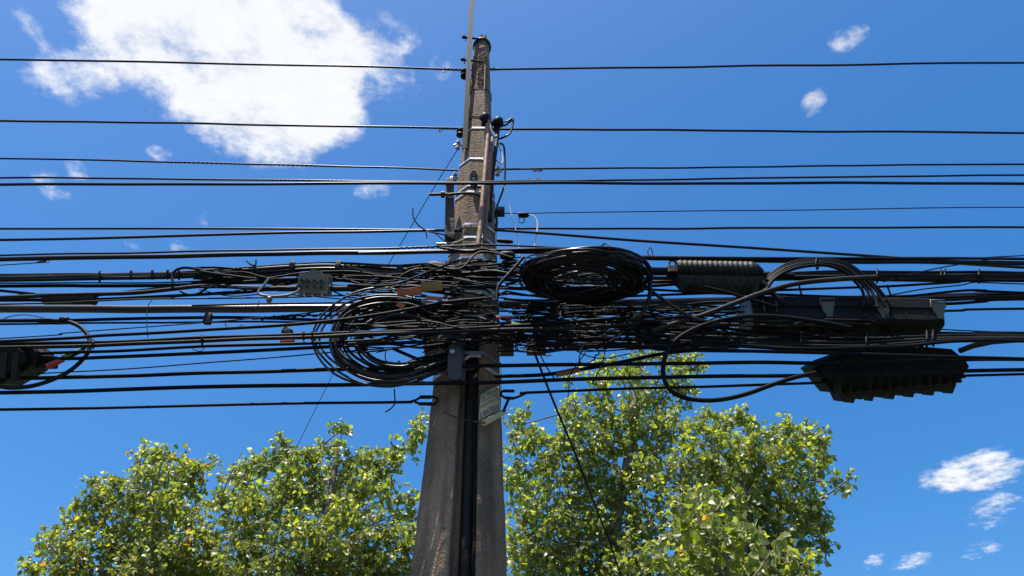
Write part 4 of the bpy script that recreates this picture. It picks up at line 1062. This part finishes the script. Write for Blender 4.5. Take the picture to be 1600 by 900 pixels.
def junction_box():
    off = -.28; cx, cy = 492, 445
    c = P(cx, cy, D + off); s = PX(cx, cy, D + off)
    root = thing("junction_box", "weathered grey junction box with eight round ports on the left cables", "junction box", c)
    fr = Matrix.Translation(c) @ Matrix.Rotation(math.radians(118), 4, 'X') @ Matrix.Rotation(math.radians(-2), 4, 'Z')
    def rrect(w, h, r, n=4):
        o = []
        for sx, sy, a0 in ((1, 1, 0), (-1, 1, 90), (-1, -1, 180), (1, -1, 270)):
            for i in range(n + 1):
                t = math.radians(a0 + 90 * i / n); o.append((sx * (w - r) + r * math.cos(t), sy * (h - r) + r * math.sin(t)))
        return o
    W, H = 25.5 * s, 17 * s
    MB().prism(rrect(W, H, 5 * s), .05, fr @ Matrix.Translation((0, 0, -.005))).build("base", "junction_grey", root, smooth=True, angle=35)
    MB().prism(rrect(W * .93, H * .46, 3 * s), .03, fr @ Matrix.Translation((0, -H * .48, .028))).build("lower_cover", "junction_grey", root, smooth=True, angle=35)
    MB().prism(rrect(W * .93, H * .46, 3 * s), .022, fr @ Matrix.Translation((0, H * .48, .024))).build("upper_cover", "junction_grey", root, smooth=True, angle=35)
    dome = [(11 * s * math.cos(t), H * .95 + 7 * s * math.sin(t)) for t in [math.pi * i / 10 for i in range(11)]]
    MB().prism(dome, .045, fr).build("hanging_lug", "junction_grey", root, smooth=True, angle=35)
    for x, y in ((-8.6, 3.2), (2.2, 3.2), (13.2, 3.2), (-18.8, -5.6), (-8, -5.6), (2.8, -5.6), (13.6, -5.6), (-17, 3.2)):
        f2 = fr @ Matrix.Translation((x * s, y * s, .047)) @ Matrix.Rotation(math.pi / 2, 4, 'Y')
        p_ = MB().lathe([(.012, 3.9 * s), (-.010, 3.7 * s)], f2, 14).build("port", "junction_grey", root)
        MB().lathe([(.0, 2.8 * s), (-.0125, 2.8 * s)], f2, 12).build("opening", "hole_dark", p_)
    for x, y in ((-26, -3), (26, -2), (0, -18.5), (-13, -18), (15, -18)):
        MB().lathe([(-.02, 2.2 * s), (.015, 2.2 * s)], fr @ Matrix.Translation((x * s, y * s, .02)) @ Matrix.Rotation(math.pi / 2, 4, 'Y'), 8).build("screw", "galvanised", root)
    for x0, x1 in ((433, 466), (518, 556)):
        MB().tube(place([(x0, 451), (x1, 451)], off + .01), 4.6 * s, 10).build("gland", "dusty_sheath", root)
junction_box()
cable("stiff grey lead curling from the junction box up to a clip", [(469, 451), (462, 457), (445, 462), (420, 462.5), (406, 460), (404, 455), (412, 446), (421, 434)], -.33, 4.2, "grey_sheath", "lead", "cable", wob=0)
blob("cable_tag", "small grey tag hanging under the junction box lead", "tag", 421, 468, 7, 11, -.33, "grey_sheath", .3)
for px, py, w, h, off, lab in ((688, 420, 42, 23, -.22, "black domed splice left of the pole under the cable pair"), (793, 399, 24, 14, -.26, "black cone-shaped splice at the pole's right under the thick cable"), (798, 412, 28, 14, -.2, "black splice tucked below the cone-shaped one right of the pole"), (706, 480, 30, 24, -.2, "black lump of tape on the pole's left in the tangle"), (663, 498, 30, 15, -.12, "dark oval closure left of the pole inside the coil"), (840, 478, 30, 12, -.2, "black sleeve in the tangle under the round coil")):
    blob("splice", lab, "splice", px, py, w, h, off, "box_plastic", rnd(-.25, .25))
block("connector_box", "small black box inside the left coil near the pole", "connector box", 626, 508, 20, 26, .07, -.1, "box_plastic")
block("connector_box", "small black connector hanging in the middle of the left cables", "connector", 325, 498, 11, 17, .04, -.2, "box_plastic")
block("connector_box", "little dark box on the twisted wire left of the pole", "connector box", 625, 424, 10, 16, .05, -.2, "box_plastic")
block("connector_box", "small dark bracket with a wire tail on the left cables beside the coil", "connector", 449, 519, 15, 11, .04, -.28, "box_plastic", rot=(0, .5, 0))
block("marker_tag", "long orange marker strip left of the pole", "marker", 640, 456, 38, 11, .012, -.5, "orange_plastic", rot=(.5, -.05, 0), bevel=.002)
block("marker_tag", "olive yellow marker strip left of the pole, joined to the orange one", "marker", 675, 448, 33, 14, .012, -.49, "yellow_plastic", rot=(.5, -.12, 0), bevel=.002)
block("marker_tag", "small orange tag just below the yellow marker strip", "tag", 678, 466, 26, 6, .01, -.49, "orange_plastic", rot=(.5, .1, 0), bevel=.001)
block("marker_tag", "tilted red-orange tag in the tangle inside the left coil top", "tag", 626, 477, 14, 8, .008, -.48, "orange_plastic", rot=(.5, .55, 0), bevel=.001)
block("marker_tag", "red tape bit on the doubled run of cables left of the coil", "tag", 449, 533, 22, 4, .02, -.31, "red_tape", rot=(0, -.05, 0), bevel=.001)
block("marker_tag", "faded red and white tag right of the pole in the tangle", "tag", 786, 495.5, 22, 4, .01, -.36, "red_tape", bevel=.001)
block("marker_tag", "small bright green tag right of the pole in the tangle", "tag", 806, 507, 14, 6, .01, -.36, "green_tape", rot=(0, .2, 0), bevel=.001)
cable("angled dark lever rising from the tangle to the round coil", [(776, 470), (779, 447), (798, 425), (818, 402)], -.4, 5.5, "dull_sheath", "lever", "bracket", wob=0)

# ------------------------------------------------------------------ the tangle of thin wires
def tangle(n, x0, x1, ylo, yhi, offs, wr, spots, group, seedv, steep=.03, lens=(.55, 1.0), name="wire"):
    rr = random.Random(seedv)
    for i in range(n):
        ln = rr.uniform(*lens) * (x1 - x0)
        xa = rr.uniform(x0, max(x0 + 1, x1 - ln)); xb = xa + ln
        y = rr.uniform(ylo, yhi); sl = rr.gauss(0, steep) * ln
        off = rr.uniform(*offs)
        k = max(3, int(ln / 45)); pts = []
        amp = rr.choice((1, 2, 2, 3, 5, 8))
        for j in range(k + 1):
            t = j / k
            pts.append((xa + ln * t + rr.uniform(-6, 6), min(yhi + 6, max(ylo - 6, y + sl * (t - .5) + rr.gauss(0, amp))), off + rr.gauss(0, .025)))
        w = rr.uniform(*wr)
        m = rr.choice(("matt_sheath", "matt_sheath", "dull_sheath", "dull_sheath", "dusty_sheath"))
        o = MB().tube(spline(place(pts, 0), 6), rad_of(pts, off, w), 6).build(name, m)
        xm, ym = sum(p[0] for p in pts) / len(pts), sum(p[1] for p in pts) / len(pts)
        q = (w - wr[0]) / (wr[1] - wr[0])
        look = ("hair-thin", "thin", "thicker")[min(2, int(q * 3))] + (" dusty" if m == "dusty_sheath" else " black")
        spot = next(t for lim, t in spots if xm < lim)
        level = ("high in", "midway in", "low in")[min(2, max(0, int(3 * (ym - ylo) / (yhi - ylo))))]
        tag(o, f"{look} wire {level} the tangle {spot}", "wire", group)
tangle(82, 775, 1170, 478, 546, (-.34, .16), (1.5, 4.0), [(880, "just right of the pole"), (960, "under the oval coil"), (1050, "right of the oval coil"), (9e9, "under the ribbed closure")], "wires in the right tangle", 21)
tangle(30, 780, 1000, 408, 492, (-.3, .15), (1.8, 4.5), [(850, "left of the oval coil"), (900, "behind the oval coil's left half"), (9e9, "behind the oval coil's right half")], "wires behind the oval coil", 22, steep=.1)
tangle(56, 540, 720, 412, 545, (-.48, .05), (1.6, 4.2), [(600, "over the left coil's crown"), (650, "over the left coil's right end"), (9e9, "touching the pole's left side")], "wires in the left tangle", 23, steep=.16)
tangle(44, 650, 820, 392, 545, (-.40, -.24), (1.4, 4.5), [(720, "over the pole's left face"), (760, "over the pole's front face"), (9e9, "over the pole's right face")], "wires across the pole face", 24, steep=.12)
tangle(22, 1060, 1400, 496, 545, (-.3, .0), (2.0, 5), [(1180, "left of the long latched box"), (1260, "under the latched box's left end"), (9e9, "under the latched box's middle")], "strands under the long latched box", 25, steep=.02)
tangle(16, 300, 640, 424, 470, (-.28, -.1), (1.8, 4.0), [(430, "left of the grey junction box"), (510, "behind the grey junction box"), (9e9, "right of the grey junction box")], "strands by the junction box", 26, steep=.05)

# small springy wire ends that stick out of the tangle
def whiskers(n, region, label, group, seedv):
    rr = random.Random(seedv)
    for i in range(n):
        x, y = rr.uniform(*region[0]), rr.uniform(*region[1]); a = rr.uniform(0, 6.28); off = rr.uniform(-.36, -.1)
        pts = [(x, y)]
        for k in range(5):
            a += rr.gauss(0, .8); st = rr.uniform(4, 9); x += st * math.cos(a); y += st * math.sin(a); pts.append((x, y, off + rr.gauss(0, .02)))
        pts[0] = (*pts[0], off)
        tag(MB().tube(spline(place(pts, 0), 5), rr.uniform(.0025, .0048), 5).build("wire_end", rr.choice(("dull_sheath", "black_sheath", "dusty_sheath"))), label, "wire", group)
whiskers(28, ((780, 1000), (485, 548)), "short springy wire end in the tangle right of the pole", "wire ends right of the pole", 31)
whiskers(20, ((600, 720), (410, 530)), "short springy wire end in the tangle left of the pole", "wire ends left of the pole", 32)

# ------------------------------------------------------------------ trees
def leaf_shape(k):
    """one pointed, slightly folded and curled poplar leaf, stalk end at the origin, 1 long"""
    rr = random.Random(100 + k)
    wd = rr.uniform(.40, .50); fold = rr.uniform(.05, .38); curl = rr.uniform(-.3, .45)
    xs = (0, .12, .42, .75, 1.0); ws = (0.02, .72, 1.0, .55, .0)
    v, f = [], []
    for x, w in zip(xs, ws):
        zc = -curl * x * x
        v.append((x, 0, zc))
        if 0 < x < 1:
            v.append((x - .03, w * wd, zc + fold * w * .5)); v.append((x - .03, -w * wd, zc + fold * w * .5))
    # 0 | 1 2 3 | 4 5 6 | 7 8 9 | 10
    f = [(0, 1, 2), (0, 3, 1), (1, 4, 5, 2), (3, 6, 4, 1), (4, 7, 8, 5), (6, 9, 7, 4), (7, 10, 8), (9, 10, 7)]
    return np.array(v, dtype=np.float64), f
LEAVES = [leaf_shape(k) for k in range(6)]
LEAF_MESH = {}
def leaf_mesh(k, tint):
    q = (k, round(tint * 12) / 12)
    if q not in LEAF_MESH:
        me = bpy.data.meshes.new("leaf"); v, f = LEAVES[k]
        me.from_pydata(v.tolist(), [], f); me.materials.append(MATS["leaf"])
        a = me.attributes.new("tint", 'FLOAT', 'POINT'); a.data.foreach_set("value", [min(1.0, q[1] * 1.0)] * len(v))
        LEAF_MESH[q] = me
    return LEAF_MESH[q]

def tree(name, label, base_px, Y, blobs, leaf, seedv, cover=3.7, trunk_r=.16, depth=1.0, yellow=.03, trunk=True, trunk_top=None, stray=.25):
    rr = random.Random(seedv); nr = np.random.default_rng(seedv)
    tp = P(base_px[0], base_px[1], Y)                    # a point on the stem
    root = thing(name, label, "tree", Vector((tp.x, Y, 0)))
    # stem up to the highest masses
    top = P(trunk_top[0], trunk_top[1], Y) if trunk_top else tp + Vector((0, 0, .5))
    stem = spline([Vector((tp.x, Y, 0)), Vector((tp.x + rr.gauss(0, .05), Y + .05, tp.z * .5)), tp, tp.lerp(top, .55) + Vector((rr.gauss(0, .06), rr.gauss(0, .06), 0)), top], 8)
    n = len(stem)
    if trunk: MB().tube(stem, [trunk_r * (1 - .93 * (i / (n - 1)) ** 1.1) + .008 for i in range(n)], 10).build("trunk", "bark", root)
    pos, size, dirs, nrm, tint = [], [], [], [], []
    twigs = MB()
    placed = []
    for (px, py, r_px, *ex) in sorted(blobs, key=lambda b: -b[2]):
        dens = ex[0] if ex else 1.0
        yo = Y + rr.gauss(0, .22) * depth
        c = P(px, py, yo); s = PX(px, py, yo); r = r_px * s
        # limb from the stem to this mass
        zt = min(c.z - max(.25, abs(c.x - tp.x) * .75), top.z - .1); zt = max(zt, tp.z * .45)
        i0 = min(range(n), key=lambda i: abs(stem[i].z - zt))
        a = stem[i0]
        if r_px < 22 and placed:                          # small outer masses grow from the nearest larger one
            a = min(placed, key=lambda q: (q - c).length + .6 * max(0, q.z - c.z))
        placed.append(c)
        mid = a.lerp(c, .5) + Vector((rr.gauss(0, .05), rr.gauss(0, .05), -.10 * (c - a).length * .5))
        limb = spline([a, mid, c, c + (c - mid).normalized() * r * .25 + Vector((0, 0, r * .2))], 6)
        m_ = len(limb)
        rad0 = min(.026, .005 + .008 * (c - a).length)
        MB().tube(limb, [rad0 * (1 - .85 * i / (m_ - 1)) + .003 for i in range(m_)], 6).build("branch", "bark", root)
        # twigs with leaves along them
        if r_px < 17: dens *= 1.7
        nl = int(cover * dens * (math.pi * r_px * r_px) / (.50 * (leaf / s) ** 2)) + 4
        per = 9
        for t in range(max(2, nl // per)):
            # start inside the mass, grow outwards and upwards
            d = Vector((rr.gauss(0, 1), rr.gauss(0, 1) * depth, rr.gauss(0, 1) + .25)).normalized()
            rad = rr.random() ** .45
            st = c + Vector((d.x * r, d.y * r * 1.25 * depth, d.z * r)) * rad * .72
            ln = rr.uniform(.35, .75) * r * (1.0 + stray * rr.random() ** 4 * 2) + .05
            gd = (d * .8 + Vector((rr.gauss(0, .45), rr.gauss(0, .45), rr.gauss(.25, .4)))).normalized()
            en = st + gd * ln
            md = st.lerp(en, .5) + Vector((rr.gauss(0, .06), rr.gauss(0, .06), rr.gauss(0, .06))) * ln
            tw = [st, md, en]
            twigs.tube(tw, [.0045, .0035, .002], 3)
            for q in range(per):
                u = rr.random() ** .8
                b = (st.lerp(md, u * 2) if u < .5 else md.lerp(en, u * 2 - 1))
                out = Vector((rr.gauss(0, 1), rr.gauss(0, 1), rr.gauss(-.25, .8))).normalized()
                L_ = leaf * rr.choice((rr.uniform(.45, .8), rr.uniform(.7, 1.15), rr.uniform(.9, 1.45)))
                b = b + out * L_ * .35
                dr = (out + Vector((0, 0, -.45)) + gd * .3).normalized()
                nn_ = Vector((rr.gauss(-.12, .65), rr.gauss(-.42, .65), rr.gauss(.45, .65)))
                pos.append(b); size.append(L_); dirs.append(dr); nrm.append(nn_)
                tv = min(.88, max(.02, rr.gauss(.42, .22)))
                if rr.random() < yellow: tv = rr.uniform(.93, 1.0)
                tint.append(tv)
    tw = twigs.build("twigs", "twig_bark", root); tw["kind"] = "stuff"
    pos = np.array(pos); dirs = np.array(dirs); nrm = np.array(nrm); size = np.array(size); tint = np.array(tint)
    # orthonormal leaf frames
    X = dirs / np.linalg.norm(dirs, axis=1)[:, None]
    Z = nrm - X * np.sum(nrm * X, axis=1)[:, None]; Z /= np.linalg.norm(Z, axis=1)[:, None] + 1e-9
    Yv = np.cross(Z, X)
    # the 300 that show largest: nearest to the street and inside the view
    rel = pos - np.array((0, 0, EYE))
    zc = rel[:, 1] * CP + rel[:, 2] * SP
    sx = 800 + F * rel[:, 0] / zc; sy = 450 - F * (-rel[:, 1] * SP + rel[:, 2] * CP) / zc
    face = np.abs(np.sum(Z * rel, axis=1)) / np.linalg.norm(rel, axis=1)
    score = size / zc * (.4 + face) - 0.004 * (pos[:, 1] - pos[:, 1].min())
    score[(sx < 5) | (sx > 1595) | (sy > 895) | (sy < 0)] = -1
    order = np.argsort(-score); nf = min(300, len(order) // 2); first = order[:nf]; rest = order[nf:]
    kinds = nr.integers(0, 6, len(pos))
    for i in first:
        o = bpy.data.objects.new("leaf", leaf_mesh(int(kinds[i]), float(tint[i])))
        M4 = Matrix(((X[i, 0] * size[i], Yv[i, 0] * size[i], Z[i, 0] * size[i], pos[i, 0]), (X[i, 1] * size[i], Yv[i, 1] * size[i], Z[i, 1] * size[i], pos[i, 1]), (X[i, 2] * size[i], Yv[i, 2] * size[i], Z[i, 2] * size[i], pos[i, 2]), (0, 0, 0, 1)))
        o.parent = root; o.matrix_parent_inverse = Matrix.Translation(-root.location); o.matrix_basis = M4
        COL.objects.link(o)
    VV, FF, TT, base = [], [], [], 0
    for k in range(6):
        idx = rest[kinds[rest] == k]
        if not len(idx): continue
        v, f = LEAVES[k]
        w = pos[idx][:, None, :] + size[idx][:, None, None] * (v[None, :, 0:1] * X[idx][:, None, :] + v[None, :, 1:2] * Yv[idx][:, None, :] + v[None, :, 2:3] * Z[idx][:, None, :])
        VV.append(w.reshape(-1, 3)); TT.append(np.repeat(tint[idx], len(v)))
        for j in range(len(idx)):
            o_ = base + j * len(v); FF += [tuple(a + o_ for a in q) for q in f]
        base += len(idx) * len(v)
    me = bpy.data.meshes.new("foliage"); me.from_pydata(np.concatenate(VV).tolist(), [], FF); me.materials.append(MATS["leaf"])
    at = me.attributes.new("tint", 'FLOAT', 'POINT'); at.data.foreach_set("value", np.concatenate(TT))
    o = bpy.data.objects.new("foliage", me); COL.objects.link(o); o.parent = root; o.matrix_parent_inverse = Matrix.Translation(-root.location)
    o["kind"] = "stuff"
    print(name, len(pos), "leaves")
    return root

tree("poplar_tree", "leafy poplar at the far left with yellowing leaves, crown rising from the lower edge", (235, 960), 9.4,
     [(48, 893, 15), (82, 858, 22), (112, 828, 32), (112, 882, 36), (148, 765, 16, .8), (155, 800, 28), (175, 760, 14, .8), (195, 775, 20, .8), (225, 720, 20), (250, 715, 20), (275, 730, 20), (240, 765, 38), (285, 765, 26), (305, 740, 14), (325, 727, 9, .7), (338, 718, 6, .6), (210, 830, 46), (270, 820, 44), (310, 850, 32), (175, 875, 48), (250, 890, 55), (320, 895, 40), (90, 940, 48), (170, 950, 70), (270, 960, 80)],
     .053, 41, yellow=.06, trunk_top=(240, 715), trunk_r=.13)
tree("poplar_tree", "bushy poplar just left of the pole, pointed shoots along its top", (480, 980), 9.0,
     [(345, 790, 26), (375, 760, 30), (362, 738, 9, .7), (392, 722, 17), (415, 725, 14), (440, 697, 13), (448, 715, 14), (470, 745, 34), (488, 712, 13), (505, 700, 12), (530, 675, 11), (532, 695, 9), (545, 722, 18), (580, 720, 22), (610, 722, 17), (600, 745, 24), (640, 700, 13), (650, 675, 12, .9), (655, 657, 9, .9), (612, 692, 6, .6), (520, 770, 42), (455, 800, 50), (390, 815, 44), (575, 785, 38), (625, 800, 26), (550, 840, 52), (470, 870, 58), (380, 880, 46), (610, 865, 40), (640, 845, 22), (545, 920, 70), (420, 940, 70), (620, 930, 50)],
     .053, 42, yellow=.035, trunk_top=(530, 700), trunk_r=.14)
tree("poplar_tree", "tallest leafy poplar, right of the pole, its top behind the cables", (945, 960), 8.8,
     [(820, 662, 20), (808, 705, 20), (835, 690, 16), (862, 695, 12), (885, 655, 12, .7), (900, 640, 22, .9), (930, 610, 24, .8), (890, 590, 8, .6), (955, 575, 22, .8), (985, 600, 26, .8), (1000, 560, 24, .7), (1040, 555, 22, .7), (1075, 565, 18, .8), (1092, 577, 10, .8), (1055, 600, 20, .8), (1070, 620, 14, .8), (1020, 640, 34), (960, 660, 36), (915, 700, 40), (990, 700, 42), (1050, 680, 32), (865, 745, 46), (815, 765, 30), (930, 770, 52), (1005, 770, 50), (840, 830, 48), (915, 850, 55), (810, 880, 40), (1000, 850, 52), (880, 920, 70), (980, 940, 70)],
     .052, 43, cover=3.7, yellow=.012, trunk_top=(1000, 560), trunk_r=.15)
tree("poplar_tree", "broad poplar at the right with dark outer leaves against the sky", (1150, 980), 8.2,
     [(1095, 665, 20), (1130, 665, 15), (1160, 655, 14), (1170, 685, 26), (1120, 700, 30), (1185, 715, 32), (1205, 690, 14), (1235, 675, 20), (1265, 690, 22), (1290, 700, 14), (1240, 715, 30), (1285, 730, 17), (1315, 755, 10, .8), (1328, 748, 7, .8), (1262, 750, 26), (1200, 765, 44), (1130, 760, 48), (1080, 730, 36), (1265, 795, 24), (1282, 815, 14), (1230, 815, 38), (1160, 820, 48), (1090, 810, 48), (1275, 850, 18), (1240, 865, 34), (1250, 890, 24), (1180, 890, 52), (1080, 890, 55), (1130, 950, 80), (1230, 930, 40)],
     .052, 44, cover=3.7, yellow=.01, trunk_top=(1165, 690), trunk_r=.14)
tree("poplar_sapling", "nearer poplar shoots with large leaves at the bottom right", (1130, 990), 5.6,
     [(1085, 800, 26, .6), (1125, 790, 22, .6), (1060, 840, 30, .6), (1110, 845, 34, .6), (1160, 835, 30, .6), (1200, 870, 28, .55), (1050, 885, 34, .6), (1130, 895, 40, .6), (1220, 895, 14, .5)],
     .066, 45, cover=3.7, yellow=.03, trunk_top=(1120, 830), trunk_r=.03)
